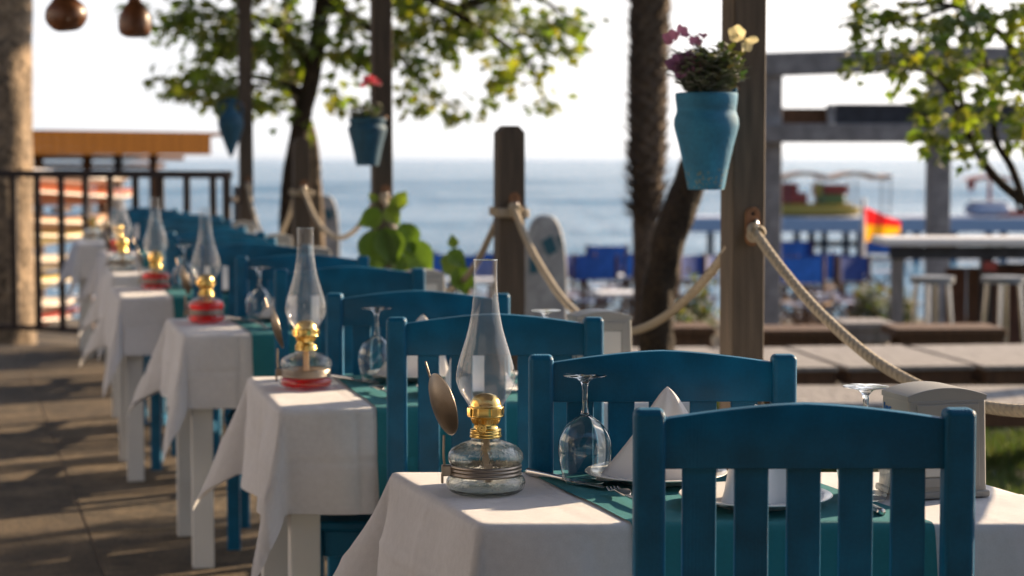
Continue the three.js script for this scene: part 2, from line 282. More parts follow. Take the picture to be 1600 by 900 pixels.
// ------------------------------------------------------------------ tables, cloths, runners
const TOP = 0.747;
const ORD = ['nearest', 'second', 'third', 'fourth', 'fifth', 'sixth', 'farthest'];
const deg = Math.PI / 180;
const TABLES = [                                                       // front corner x, distance, turn of the front edge, turn of the sides, width, depth
  [-0.046, 3.03, 0, 17.4, 0.95, 0.52], [-0.497, 4.42, 11, 13, 0.95, 0.68], [-1.006, 6.30, 9, 14, 0.95, 0.66], [-1.534, 8.03, 8, 14, 0.95, 0.66],
  [-1.855, 9.52, 8, 14, 0.95, 0.64], [-2.28, 11.5, 8, 14, 0.95, 0.64], [-2.785, 13.15, 6, 14, 0.95, 0.64],
].map(([x, d, a, b, w, dep], n) => ({
  n, w, dep, o: V(x, 0, d), r: new THREE.Vector3(Math.cos(a * deg), 0, -Math.sin(a * deg)), u: new THREE.Vector3(-Math.sin(b * deg), 0, -Math.cos(b * deg)), turn: (a + b) / 2 * deg, ra: a * deg,
  p(s, t, y = TOP) { return this.o.clone().addScaledVector(this.r, s).addScaledVector(this.u, t).setY(y); },
}));
const ridge = (x, w) => Math.exp(-(x * x) / (w * w));
function crease(T, s, t) { return 0.0016 * ridge(s - T.w * 0.5, 0.006) - 0.0013 * ridge(s - T.w * 0.17, 0.006) + 0.0014 * ridge(s - T.w * 0.83, 0.006) + 0.0014 * ridge(t - T.dep * 0.5, 0.006) + 0.0012 * ridge(s + 0.13, 0.006) - 0.0013 * ridge(t + 0.12, 0.006); }
function drape(T, s, t, { over, lift = 0, W0 = 0, W1 = T.w, flare = 0.10, wave = 0.012, phase = 0 }) {
  const os = s < W0 ? W0 - s : s > W1 ? s - W1 : 0, ot = t < 0 ? -t : t > T.dep ? t - T.dep : 0;
  const ss = s < W0 ? -1 : 1, st = t < 0 ? -1 : 1, cs = Math.min(Math.max(s, W0), W1), ct = Math.min(Math.max(t, 0), T.dep);
  if (!os && !ot) { const p = T.p(s, t, TOP + lift + 0.0014 * nz(s * 6, t * 6, phase) + 0.0009 * nz(s * 23, t * 9, phase) + crease(T, s, t)); return p; }
  const rho = Math.hypot(os, ot), th = Math.atan2(ot, os), R = 0.011 + lift;
  const corner = os && ot ? Math.pow(Math.sin(2 * th), 1.3) : 0;
  const along = os && !ot ? t : s;
  let out, down; const q = R * Math.PI / 2;
  if (rho < q) { out = R * Math.sin(rho / R); down = R * (1 - Math.cos(rho / R)); }
  else { const e = rho - q, k = flare + (t < 0 ? 0.22 : 0.46) * corner, wv = wave * (1 - corner) * Math.sin(along * 17 + phase * 3 + (os ? 1 : 0)) * Math.min(1, e / 0.2) + 0.014 * nz(along * 5, e * 4, phase + 5) * Math.min(1, e / 0.1) + 0.006 * nz(along * 14, e * 7, phase + 9) * Math.min(1, e / 0.06) + 3.0 * crease(T, s, t); out = R + e * k + wv; down = R + e * Math.sqrt(1 - Math.min(k * k, 0.9)); if (corner) { down += 0.05 * corner * (e / over); } }
  const ds = rho ? os / rho * out * ss : 0, dt = rho ? ot / rho * out * st : 0;
  return T.p(cs + ds, ct + dt, TOP + lift - down);
}
const chairBacks = [];
for (const T of TABLES) {
  const who = ORD[T.n];
  const tb = thing('dining_table', `white painted wooden table under the white cloth, ${who} in the row`, 'table', T.p(0, 0, 0), 0, 'restaurant tables in a row');
  const loc = (s, t, y) => T.p(s, t, y).sub(tb.position);
  const sh = new THREE.Shape(); [[0, 0], [T.w, 0], [T.w, T.dep], [0, T.dep]].forEach(([s, t], i) => { const p = loc(s, t, 0); i ? sh.lineTo(p.x, -p.z) : sh.moveTo(p.x, -p.z); });
  const topG = new THREE.ExtrudeGeometry(sh, { depth: 0.022, bevelEnabled: false }); topG.rotateX(-Math.PI / 2); topG.translate(0, TOP - 0.026, 0);
  part('tabletop', topG, M.tablePaint, tb);
  for (const [s, t] of [[0.05, 0.05], [T.w - 0.05, 0.05], [T.w - 0.05, T.dep - 0.05], [0.05, T.dep - 0.05]]) {
    const m = part('leg', box(0.066, TOP - 0.026, 0.066, 0, 0, 0, 0.004), M.tablePaint, tb); m.position.copy(loc(s, t, (TOP - 0.026) / 2 + 0.013 - 0.006)); m.position.y = (TOP - 0.026) / 2 + 0.005; m.scale.y = 0.98; m.rotation.y = T.turn;
  }
  part('apron', barBetween(loc(0.085, 0.05, 0.675), loc(T.w - 0.085, 0.05, 0.675), 0.02, 0.08), M.tablePaint, tb);
  part('apron', barBetween(loc(0.085, T.dep - 0.05, 0.675), loc(T.w - 0.085, T.dep - 0.05, 0.675), 0.02, 0.08), M.tablePaint, tb);
  part('apron', barBetween(loc(0.05, 0.085, 0.675), loc(0.05, T.dep - 0.085, 0.675), 0.02, 0.08), M.tablePaint, tb);
  part('apron', barBetween(loc(T.w - 0.05, 0.085, 0.675), loc(T.w - 0.05, T.dep - 0.085, 0.675), 0.02, 0.08), M.tablePaint, tb);
  const over = T.n === 0 ? 0.27 : 0.235, oL = T.n === 0 ? 0.30 : 0.25;
  const nu = T.n < 3 ? 150 : 90, nv = T.n < 3 ? 130 : 80;
  const cl = gridSheet(nu, nv, (u, v) => { const s = -oL + (T.w + oL + over) * u, t = -over + (T.dep + 2 * over) * v; return [drape(T, s, t, { over, flare: T.n === 0 ? 0.14 : 0.08, wave: T.n === 0 ? 0.006 : 0.013, phase: T.n * 1.7 }), s, t]; });
  const cm = single('tablecloth', cl, M.cloth, `white cotton tablecloth draped over the ${who} table`, 'tablecloth', 'white tablecloths along the row');
  if (T.n < 3) {                                                       // stitched hem along the border
    const opt = { over, lift: 0.0012, flare: T.n === 0 ? 0.14 : 0.08, wave: T.n === 0 ? 0.006 : 0.013, phase: T.n * 1.7 }, s0 = -oL, s1 = T.w + over, t0 = -over, t1 = T.dep + over, hb = 0.013;
    part('hem', gridSheet(160, 2, (u, v) => { const s = s0 + (s1 - s0) * u, t = t0 + hb * v; return [drape(T, s, t, opt), s, t]; }), M.cloth, cm);
    part('hem', gridSheet(2, 140, (u, v) => { const s = s0 + hb * u, t = t0 + hb + (t1 - t0 - hb) * v; return [drape(T, s, t, opt), s, t]; }), M.cloth, cm);
  }
  const r0 = T.n === 0 ? 0.222 : 0.20, r1 = r0 + 0.45;
  const ru = gridSheet(50, 110, (u, v) => { const s = r0 + (r1 - r0) * u + 0.004 * nz(v * 9, T.n), t = -0.225 + (T.dep + 0.45) * v; return [drape(T, s, t, { over: 0.225, lift: 0.003, W0: -9, W1: 9, flare: T.n === 0 ? 0.155 : 0.095, wave: T.n === 0 ? 0.006 : 0.013, phase: T.n * 1.7 }), s, t]; });
  single('table_runner', ru, M.runner, `teal runner laid across the ${who} table`, 'table runner', 'teal runners across the tables');
}

// ------------------------------------------------------------------ chairs
function makeChair(label) {                                            // back in the plane z = 0, seat towards -z
  const c = thing('wooden_chair', label, 'chair', V(0, 0, 0), 0, 'teal slatted chairs');
  const W = 0.46, P = 0.043;
  for (const s of [-1, 1]) {
    part('back_post', box(P, 0.955, 0.04, s * (W - P) / 2, 0.4775, 0, 0.0095), M.chair, c);
    part('front_leg', box(0.042, 0.43, 0.042, s * (W - P) / 2, 0.215, -0.40, 0.005), M.chair, c);
    part('stretcher', box(0.02, 0.04, 0.34, s * (W - P) / 2, 0.2, -0.2, 0.003), M.chair, c);
    part('seat_rail', box(0.022, 0.06, 0.34, s * (W - P) / 2, 0.40, -0.2, 0.003), M.chair, c);
  }
  const hw = (W - 2 * P) / 2 + 0.001, sh = new THREE.Shape();
  sh.moveTo(-hw, 0.877); sh.lineTo(hw, 0.877); sh.lineTo(hw, 0.939);
  for (let i = 0; i <= 16; i++) { const x = hw * (1 - i / 8); sh.lineTo(x, 0.939 + 0.020 * (1 - Math.pow(Math.abs(x) / hw, 1.5))); }
  const rail = toCreasedNormals(new THREE.ExtrudeGeometry(sh, { depth: 0.018, bevelEnabled: true, bevelThickness: 0.003, bevelSize: 0.003, bevelSegments: 2 }).translate(0, 0, -0.009), 0.6);
  part('top_rail', uvBox(rail), M.chair, c);
  part('lower_rail', box(W - 2 * P + 0.002, 0.05, 0.022, 0, 0.53, 0, 0.003), M.chair, c);
  for (let i = -2; i <= 2; i++) part('slat', box(0.046, 0.330, 0.014, i * 0.0705, 0.7155, 0, 0.003), M.chair, c);
  part('seat', box(W, 0.024, 0.42, 0, 0.443, -0.215, 0.008), M.chair, c);
  part('front_rail', box(W - 2 * P, 0.06, 0.022, 0, 0.40, -0.40, 0.003), M.chair, c);
  return c;
}
const CHAIRS = [                                                       // [x, distance, turn] of the near and the far chair of each table
  [[0.393, 2.74, 0.5], [0.258, 3.50, 1]], [[-0.036, 4.33, 0.5], [-0.235, 5.10, -2]],
];
let chair0;
for (const T of TABLES) {
  const mid = T.w / 2, n = CHAIRS[T.n];
  const spots = n || [[T.p(mid, -0.16).x, -T.p(mid, -0.16).z, 2], [T.p(mid, T.dep + 0.03).x, -T.p(mid, T.dep + 0.03).z, -1]].map(([x, d, a]) => [x + rr(-0.02, 0.02), d + rr(-0.03, 0.03), a + rr(-5, 5)]);
  spots.forEach(([x, d, a], k) => {
    const label = k ? `teal slatted chair facing the camera, across the ${ORD[T.n]} table` : `teal slatted chair with its back to the camera at the ${ORD[T.n]} table`;
    if (!chair0) { chair0 = makeChair(label); chair0.position.copy(V(x, 0, d)); chair0.rotation.y = a * deg; } else copy(chair0, label, V(x, 0, d), a * deg + (k ? Math.PI : 0));
    if (T.n === 1 && !k) { const cu = single('seat_cushion', box(0.38, 0.05, 0.37, 0, 0, 0, 0.022), M.cushion, 'beige seat cushion on the chair at the second table', 'cushion'); cu.position.copy(V(x, 0.481, d + 0.215)); cu.rotation.y = a * deg; }
  });
}

// ------------------------------------------------------------------ oil lamps
const G = {};
{
  const outer = smoothProfile([[0.0, 0.002], [0.045, 0.0], [0.058, 0.003], [0.0645, 0.013], [0.0635, 0.022], [0.057, 0.029], [0.0545, 0.036], [0.056, 0.044], [0.061, 0.054], [0.0595, 0.066], [0.050, 0.075], [0.034, 0.082], [0.0245, 0.086], [0.0235, 0.092]], 70);
  const inner = smoothProfile([[0.0205, 0.092], [0.0215, 0.086], [0.032, 0.078], [0.047, 0.0715], [0.056, 0.064], [0.0575, 0.054], [0.0525, 0.045], [0.0505, 0.036], [0.053, 0.028], [0.0595, 0.021], [0.060, 0.013], [0.054, 0.0065], [0.03, 0.006], [0.0, 0.006]], 70);
  G.font = lathe([...outer, ...inner], 72);
  const oil = (h) => { const p = inner.map(([r, y]) => [Math.max(r - 0.0006, 0), y + 0.0004]).filter(([, y]) => y <= h).reverse(); p.push([p[p.length - 1][0], h], [0, h]); return lathe(p, 64); };
  G.oilFull = oil(0.070); G.oilLow = oil(0.024);
  G.band = lathe(smoothProfile([[0.0557, 0.028], [0.058, 0.029], [0.0588, 0.032], [0.0572, 0.0345], [0.0588, 0.038], [0.0572, 0.0405], [0.0588, 0.0435], [0.0575, 0.046], [0.0565, 0.0462]], 40), 72);
  const bur = [[0.0, 0.090], [0.0245, 0.090], [0.0262, 0.0905], [0.0262, 0.0935], [0.0246, 0.0945], [0.0258, 0.0955], [0.0258, 0.0985], [0.0242, 0.0995], [0.0252, 0.1005], [0.0252, 0.1035], [0.0205, 0.1045], [0.0190, 0.1095], [0.0195, 0.1125], [0.0235, 0.121], [0.0262, 0.1235], [0.0298, 0.1242], [0.0302, 0.1255], [0.0298, 0.1265], [0.0290, 0.1270], [0.0288, 0.1375], [0.0296, 0.1390], [0.0288, 0.1400], [0.0258, 0.1402], [0.0252, 0.1440], [0.0225, 0.1520], [0.0170, 0.1580], [0.0080, 0.1612], [0.0, 0.1617]];
  G.burner = lathe(bur, 64);
  const bits = [];
  for (let i = 0; i < 30; i++) { const a = i / 30 * Math.PI * 2, g = box(0.0022, 0.0085, 0.0022, 0, 0, 0, 0.0008); g.rotateZ(-0.35); g.translate(0.0222, 0.1172, 0); g.rotateY(a); bits.push(g); }
  G.fret = merge(bits);
  const prong = [];
  for (let i = 0; i < 4; i++) { const g = box(0.0025, 0.013, 0.011, 0.0302, 0.133, 0, 0.001); g.rotateY(i * Math.PI / 2 + 0.5); prong.push(g); }
  G.prong = prong;
  G.knob = merge([new THREE.CylinderGeometry(0.0075, 0.0075, 0.0035, 28).rotateX(Math.PI / 2), new THREE.TorusGeometry(0.0068, 0.0013, 8, 28).translate(0, 0, 0.0018), new THREE.CylinderGeometry(0.0024, 0.0024, 0.026, 10).rotateX(Math.PI / 2).translate(0, 0, -0.013), new THREE.SphereGeometry(0.0026, 12, 8).translate(0, 0, 0.0018)]).translate(0, 0, 0);
  G.chimney = lathe(smoothProfile([[0.0258, 0.1275], [0.0262, 0.137], [0.0315, 0.148], [0.0415, 0.164], [0.0478, 0.181], [0.0482, 0.192], [0.0450, 0.210], [0.0380, 0.234], [0.0300, 0.260], [0.0246, 0.285], [0.0212, 0.310], [0.0196, 0.335], [0.0190, 0.360], [0.0192, 0.3785]], 90), 72);
  G.rim = new THREE.TorusGeometry(0.0192, 0.0008, 8, 48).rotateX(Math.PI / 2).translate(0, 0.3785, 0);
  G.wick = merge([box(0.013, 0.055, 0.003, 0, 0.066, 0, 0.001), box(0.012, 0.03, 0.003, 0.004, 0.03, 0.004, 0.001)]);
  // reflector: a shallow ribbed dish on a strap
  const dish = []; for (let i = 0; i <= 40; i++) { const r = 0.0505 * i / 40; dish.push([r, 0.010 * (r / 0.05) ** 2 + 0.00035 * Math.sin(r * 900)]); } dish.push([0.052, 0.0112], [0.0525, 0.0100], [0.051, 0.009]); for (let i = 40; i >= 0; i -= 4) { const r = 0.0505 * i / 40; dish.push([r, 0.010 * (r / 0.05) ** 2 - 0.0012]); }
  G.dish = lathe(dish, 64);
}
function makeLamp(label, kind) {
  const l = thing('oil_lamp', label, 'oil lamp', V(0, 0, 0), 0, 'oil lamps on the tables');
  part('font', G.font, kind === 'clear' ? M.fontGlass : M.fontPane, l);
  if (kind !== 'clear') part('oil', kind === 'low' ? G.oilLow : G.oilFull, M.oilRed, l);
  part('wick', G.wick, M.wick, l);
  part('band', G.band, M.tin, l);
  const b = part('burner', G.burner, M.brass, l); part('fret', G.fret, M.brass, b); for (const g of G.prong) part('prong', g, M.brass, b);
  const k = part('wick_knob', G.knob, M.brass, b); k.position.set(-0.006, 0.1075, 0.030); k.rotation.y = -0.25;
  const ch = part('chimney', G.chimney, M.chimney, l); part('rim', G.rim, M.glass, ch);
  // the strap leaves the band on the side of the walkway and carries the reflector
  const f = new THREE.Group(); f.name = 'reflector'; l.add(f);
  f.rotation.y = 0.12;
  part('clamp', merge([box(0.016, 0.018, 0.014, -0.0640, 0.037, 0, 0.002), box(0.004, 0.016, 0.008, -0.071, 0.024, 0, 0.001)]), M.tin, f);
  part('strap', merge([tube([V(-0.0665, 0.040, -0.003), V(-0.0685, 0.06, -0.003), V(-0.0680, 0.094, -0.003)], 0.0018, 12, 8), tube([V(-0.0665, 0.040, 0.004), V(-0.0685, 0.06, 0.004), V(-0.0680, 0.094, 0.004)], 0.0018, 12, 8)]), M.tin, f);
  const d = part('dish', G.dish, M.tin, f); d.rotation.set(0, 0, 0); d.quaternion.setFromUnitVectors(new THREE.Vector3(0, 1, 0), new THREE.Vector3(0.91, 0.23, -0.30).normalize()); d.position.set(-0.0785, 0.142, 0);
  part('loop', merge([tube([V(-0.0905, 0.189, -0.004), V(-0.096, 0.208, -0.003), V(-0.0975, 0.214, 0.0), V(-0.096, 0.208, 0.003), V(-0.0905, 0.189, 0.004)], 0.0016, 18, 8)]), M.tin, f);
  return l;
}
// ------------------------------------------------------------------ glasses, plates, napkins, cutlery, dispensers
const bowlOut = smoothProfile([[0.0345, 0.0], [0.0395, 0.018], [0.0440, 0.040], [0.0450, 0.056], [0.0420, 0.075], [0.0330, 0.092], [0.0200, 0.104], [0.0085, 0.1115]], 50);
G.bowl = lathe([...bowlOut, [0, 0.1125], [0, 0.1085], ...bowlOut.slice().reverse().map(([r, y], i) => [Math.max(0, r - 0.0011), y - 0.0014 * Math.max(0, (y - 0.05) / 0.06)])].concat([bowlOut[0]]), 64);
G.bowlRim = new THREE.TorusGeometry(0.0345, 0.0008, 8, 48).rotateX(Math.PI / 2).translate(0, 0.0008, 0);
G.stem = lathe([[0, 0.1131], [0.0065, 0.1131], ...smoothProfile([[0.0072, 0.1140], [0.0058, 0.119], [0.0046, 0.128], [0.0041, 0.142], [0.0046, 0.156], [0.0065, 0.166], [0.0120, 0.1722]], 30), [0.0200, 0.1748], [0.0355, 0.1770], [0.0362, 0.1780], [0.0355, 0.1790], [0.0, 0.1800]], 56);
function makeGlass(label) {
  const g = thing('wine_glass', label, 'wine glass', V(0, 0, 0), 0, 'wine glasses standing upside down');
  part('bowl', G.bowl, M.glass, g); part('stem', G.stem, M.glass, g);
  return g;
}
G.plate = lathe([[0, 0.004], [0.05, 0.004], [0.055, 0.0005], [0.062, 0.0005], [0.066, 0.005], [0.095, 0.0135], [0.118, 0.0165], [0.1195, 0.0180], [0.118, 0.0192], [0.095, 0.0165], [0.070, 0.0085], [0.0, 0.0075]], 72);
function napkinGeo(lean) {                                             // a starched napkin folded to a standing sail
  const n = 70, m = 26;
  return gridSheet(n, m, (u, v) => {
    const a = u * 2 * Math.PI, h = v, k = Math.pow(1 - h, 0.78), fold = 1 + 0.10 * Math.sin(a * 3 + 1.5 * h) * (1 - h * 0.4) + 0.05 * Math.sin(a * 7 + 3 * h);
    let x = Math.cos(a) * 0.086 * k * fold, z = Math.sin(a) * 0.050 * k * fold + 0.010 * k * Math.cos(a * 2);
    if (h > 0.9) { x *= 1; }
    x += lean * (0.034 * h + 0.012 * Math.sin(h * 2.6)); z += 0.008 * Math.sin(h * 3);
    return [new THREE.Vector3(x, 0.162 * (h - 0.06 * h * h), z), u * 0.4, v * 0.15];
  });
}
function forkGeo() {
  const parts = [], y = 0.004;
  for (let i = 0; i < 4; i++) { const x = -0.0096 + i * 0.0064; parts.push(taper([V(x, y + 0.009, 0.085), V(x, y + 0.0055, 0.102), V(x, y + 0.004, 0.118), V(x * 0.92, y + 0.0075, 0.133)], [0.0021, 0.0019, 0.0017, 0.0010], { rad: 6, steps: 12 })); }
  const s = new THREE.Shape(); s.moveTo(-0.0118, 0.088); s.lineTo(0.0118, 0.088); s.quadraticCurveTo(0.012, 0.066, 0.0036, 0.058); s.lineTo(0.003, 0.02); s.lineTo(0.0062, -0.055); s.quadraticCurveTo(0.0, -0.062, -0.0062, -0.055); s.lineTo(-0.003, 0.02); s.lineTo(-0.0036, 0.058); s.quadraticCurveTo(-0.012, 0.066, -0.0118, 0.088);
  const g = new THREE.ExtrudeGeometry(s, { depth: 0.0018, bevelEnabled: true, bevelThickness: 0.0006, bevelSize: 0.0006, bevelSegments: 2 }); g.rotateX(-Math.PI / 2);
  const p = g.attributes.position; for (let i = 0; i < p.count; i++) { const d = -p.getZ(i); p.setY(i, p.getY(i) + 0.0035 + (d > 0.04 ? 0.009 * Math.sin(Math.min(1, (d - 0.04) / 0.05) * Math.PI / 2) : 0.007 * Math.max(0, (d + 0.05) / 0.09))); } g.computeVertexNormals();
  return merge([...parts, g]);
}
G.fork = forkGeo();
G.knifeBlade = (() => { const s = new THREE.Shape(); s.moveTo(-0.007, 0); s.lineTo(-0.008, 0.085); s.quadraticCurveTo(-0.004, 0.108, 0.006, 0.112); s.lineTo(0.006, 0); const g = new THREE.ExtrudeGeometry(s, { depth: 0.0012, bevelEnabled: true, bevelThickness: 0.0004, bevelSize: 0.0006, bevelSegments: 1 }); return g.rotateX(-Math.PI / 2).translate(0, 0.0035, 0); })();
G.knifeHandle = taper([V(0, 0.0045, 0.004), V(0, 0.005, -0.04), V(0, 0.005, -0.096)], [0.0042, 0.0058, 0.0066], { rad: 10, steps: 14 });
const font = await new FontLoader().loadAsync('fonts/droid/droid_sans_bold.typeface.json');
function taperBox(w, h, d, taperX, dome) {
  const g = new RoundedBoxGeometry(w, h, d, 4, 0.007).translate(0, h / 2, 0), p = g.attributes.position;
  for (let i = 0; i < p.count; i++) { const y = p.getY(i), k = 1 - taperX * y / h; let x = p.getX(i) * k; p.setX(i, x); p.setZ(i, p.getZ(i) * (1 - taperX * 0.7 * y / h)); if (y > h * 0.9) p.setY(i, y + dome * (1 - (x / (w / 2)) ** 2)); }
  g.computeVertexNormals(); return g;
}
function lidGeo(w, d) { const sh = new THREE.Shape(); const n = 20; sh.moveTo(-w / 2, -0.004); sh.lineTo(w / 2, -0.004); for (let i = 0; i <= n; i++) { const x = w / 2 - w * i / n; sh.lineTo(x, 0.002 + 0.013 * (1 - (2 * x / w) ** 2)); } return new THREE.ExtrudeGeometry(sh, { depth: d, bevelEnabled: true, bevelThickness: 0.0015, bevelSize: 0.0015, bevelSegments: 2 }).translate(0, 0, -d / 2); }
G.dispBody = taperBox(0.148, 0.168, 0.115, 0.05, 0); G.dispLid = lidGeo(0.141, 0.106).translate(0, 0.170, 0);
G.dispFoot = new RoundedBoxGeometry(0.156, 0.012, 0.123, 3, 0.004).translate(0, 0.006, 0);
G.dispFrame = (() => { const s = new THREE.Shape(); s.moveTo(-0.058, 0.02); s.lineTo(0.058, 0.02); s.lineTo(0.055, 0.158); s.lineTo(-0.055, 0.158); const hle = new THREE.Path(); hle.moveTo(-0.046, 0.034); hle.lineTo(-0.044, 0.140); hle.lineTo(0.044, 0.140); hle.lineTo(0.046, 0.034); s.holes.push(hle); return new THREE.ExtrudeGeometry(s, { depth: 0.003, bevelEnabled: true, bevelThickness: 0.001, bevelSize: 0.001, bevelSegments: 1 }).rotateX(-0.02).translate(0, 0, 0.0568); })();
G.dispStack = new RoundedBoxGeometry(0.086, 0.1, 0.008, 2, 0.002).rotateX(-0.02).translate(0, 0.087, 0.0545);
G.dispMark = new TextGeometry('lps', { font, size: 0.017, depth: 0.0008 }).rotateY(-Math.PI / 2);
function makeDispenser(label) {
  const d = thing('napkin_dispenser', label, 'napkin dispenser', V(0, 0, 0), 0, 'grey napkin dispensers on the tables');
  part('housing', G.dispBody, M.plasticGrey, d); part('lid', G.dispLid, M.plasticGrey, d); part('foot', G.dispFoot, M.plasticGrey, d); part('face_frame', G.dispFrame, M.plasticGrey, d); part('napkin_stack', G.dispStack, M.plasticPale, d);
  const k = part('marking', G.dispMark, M.inkBlue, d); k.position.set(-0.0716, 0.136, -0.045); k.rotation.z = -0.022; d.scale.setScalar(0.95);
  return d;
}
const proto = {};
const put = (key, make, label, pos, turn) => { if (!proto[key]) { proto[key] = make(label); proto[key].position.copy(pos); proto[key].rotation.y = turn; return proto[key]; } return copy(proto[key], label, pos, turn); };
const lampKinds = ['clear', 'low', 'full', 'full', 'clear', 'full', 'clear'];
const lampAt = [[0.09, 0.29], [0.10, 0.39], [0.105, 0.45], [0.165, 0.44], [0.065, 0.42], [0.09, 0.42], [0.11, 0.42]];
for (const T of TABLES) {
  const w = ORD[T.n], f = T.dep / 0.52, onCloth = TOP + 0.0014, onRunner = TOP + 0.0045;
  const kind = lampKinds[T.n], look = { clear: 'clear glass oil lamp with brass burner', low: 'oil lamp with a little red oil and brass burner', full: 'oil lamp full of red oil with brass burner' }[kind];
  put('lamp_' + kind, (lb) => makeLamp(lb, kind), `${look} on the ${w} table`, T.p(lampAt[T.n][0], lampAt[T.n][1], onCloth), T.n === 1 ? -0.2 : T.n === 0 ? 0 : rr(-0.25, 0.12));
  const near = T.n === 0 ? [0.67, 0.21] : [0.66, 0.24 * f], far = [0.282, T.n === 0 ? 0.383 : 0.365 * f];
  put('glass', makeGlass, `upside down wine glass beside the oil lamp on the ${w} table`, T.p(far[0], far[1], onRunner), rr(0, 6));
  put('glass', makeGlass, `upside down wine glass beside the napkin dispenser on the ${w} table`, T.p(near[0], near[1], T.n === 0 ? onRunner : onRunner), rr(0, 6));
  put('disp', makeDispenser, `grey napkin dispenser on the ${w} table`, T.p(T.n ? 0.805 : 0.812, 0.28 * f, onCloth), ROW * 0.8 + (T.n ? rr(-0.06, 0.06) : 0.02));
  const mid = T.n === 0 ? 0.447 : 0.425;
  const spots = [[mid + 0.02, 0.14 * f, 'near'], [mid - 0.045, T.dep - 0.14 * f + 0.005, 'far']];
  for (const [s, t, side] of spots) {
    if (!G.napkinA) { G.napkinA = napkinGeo(0.75); G.napkinB = napkinGeo(-0.6); }
    const mk = (name, geo, mat, label, cat, pos, turn, grp) => { const m = single(name, geo, mat, label, cat, grp); m.position.copy(pos); m.rotation.y = turn; return m; };
    mk('plate', G.plate, M.porcelain, `white plate at the ${side} side of the ${w} table`, 'plate', T.p(s, t, onRunner), 0, 'dinner plates');
    mk('folded_napkin', side === 'far' ? G.napkinA : G.napkinB, M.napkin, `white folded napkin standing on the ${side} plate of the ${w} table`, 'napkin', T.p(s + (side === 'far' ? -0.012 : 0.02), t, onRunner + 0.0072), side === 'far' ? 0.1 : 0.35, 'standing folded napkins');
    if (T.n < 3) {
      const turn = T.turn + (side === 'far' ? Math.PI : 0);
      const fk = mk('fork', G.fork, M.steel, `steel fork beside the ${side} plate of the ${w} table`, 'fork', T.p(side === 'near' ? s - 0.188 : s + 0.165, side === 'near' ? t - 0.02 : t, onRunner), turn + (side === 'near' ? 0.12 : 0), 'forks');
      const kn = thing('table_knife', `table knife beside the ${side} plate of the ${w} table`, 'knife', T.p(side === 'near' ? s + 0.165 : s - 0.155, t, onRunner), turn + (side === 'far' ? 0.5 : 0), 'table knives');
      part('blade', G.knifeBlade, M.steel, kn); part('handle', G.knifeHandle, M.steel, kn);
    }
  }
}

// ------------------------------------------------------------------ rope fence: posts and bollards in a line beside the tables
const STEP = 2.24, postTurn = ROW;
const postAt = (n) => rowAt(0, n * STEP);
const TALL = 2.41, postLabels = { 0: 'squared timber post carrying the pale blue flower pot', 2: 'dark timber post carrying the deep blue flower pot', 4: 'dark timber post carrying the pointed blue amphora' };
for (const n of [-1, 0, 1, 2, 3, 4]) {
  const p = postAt(n), tall = n % 2 === 0, h = tall ? TALL : 1.405;
  const t = tall ? thing('timber_post', postLabels[n], 'post', p, postTurn, 'tall posts of the rope fence') : thing('bollard', n === 1 ? 'short timber bollard with cut corners standing behind the glass chimney' : n === 3 ? 'short bollard in front of the crossing tree trunks' : 'short timber bollard at the end of the rope beside the camera', 'bollard', p, postTurn, 'short bollards of the rope fence');
  const w = 0.088;
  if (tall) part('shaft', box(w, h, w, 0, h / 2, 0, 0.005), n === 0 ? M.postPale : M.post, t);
  else {
    const sh = new THREE.Shape(); const c = 0.022; sh.moveTo(-w / 2, 0); sh.lineTo(w / 2, 0); sh.lineTo(w / 2, h - c); sh.lineTo(w / 2 - c, h); sh.lineTo(-w / 2 + c, h); sh.lineTo(-w / 2, h - c);
    part('shaft', uvBox(new THREE.ExtrudeGeometry(sh, { depth: w - 0.006, bevelEnabled: true, bevelThickness: 0.003, bevelSize: 0.003, bevelSegments: 2 }).translate(0, 0, -w / 2 + 0.003)), M.post, t);
  }
  // rusty rope plate on the face towards the tables
  const br = new THREE.Group(); br.name = 'rope_bracket'; t.add(br); br.position.set(0.008, 1.12, w / 2 + 0.001);
  const ps = new THREE.Shape(); ps.absarc(0, 0.030, 0.018, 0, Math.PI); ps.lineTo(-0.018, -0.030); ps.absarc(0, -0.030, 0.018, Math.PI, 2 * Math.PI); ps.lineTo(0.018, 0.030);
  for (const y of [0.032, -0.032]) { const hle = new THREE.Path(); hle.absarc(0, y, 0.006, 0, Math.PI * 2); ps.holes.push(hle); }
  part('plate', uvBox(new THREE.ExtrudeGeometry(ps, { depth: 0.006, bevelEnabled: true, bevelThickness: 0.001, bevelSize: 0.001, bevelSegments: 2, curveSegments: 14 })), M.rust, br);
  for (const y of [0.032, -0.032]) part('screw', new THREE.SphereGeometry(0.0055, 10, 6).scale(1, 1, 0.4).translate(0, y, 0.002), M.dark, br);
  part('hook', new THREE.TorusGeometry(0.013, 0.0038, 8, 20, Math.PI * 1.7).rotateY(Math.PI / 2).translate(0.002, 0.004, 0.016), M.steel, br);
}
const ropeKnots = (p) => new THREE.TorusKnotGeometry(0.013, 0.0075, 60, 8, 2, 3).translate(p.x, p.y, p.z);
function ropeUV(g, len) { const uv = g.attributes.uv; for (let i = 0; i < uv.count; i++) uv.setXY(i, uv.getX(i) * len / 0.05, uv.getY(i)); return g; }
const ropeLabels = ['thick pale rope sagging from the flower pot post towards the lawn', 'rope sagging between the flower pot post and the bollard', 'rope sagging between the bollard and the post with the deep blue pot', 'rope sagging between the deep blue pot post and the far bollard', 'rope hanging from the far bollard to the amphora post'];
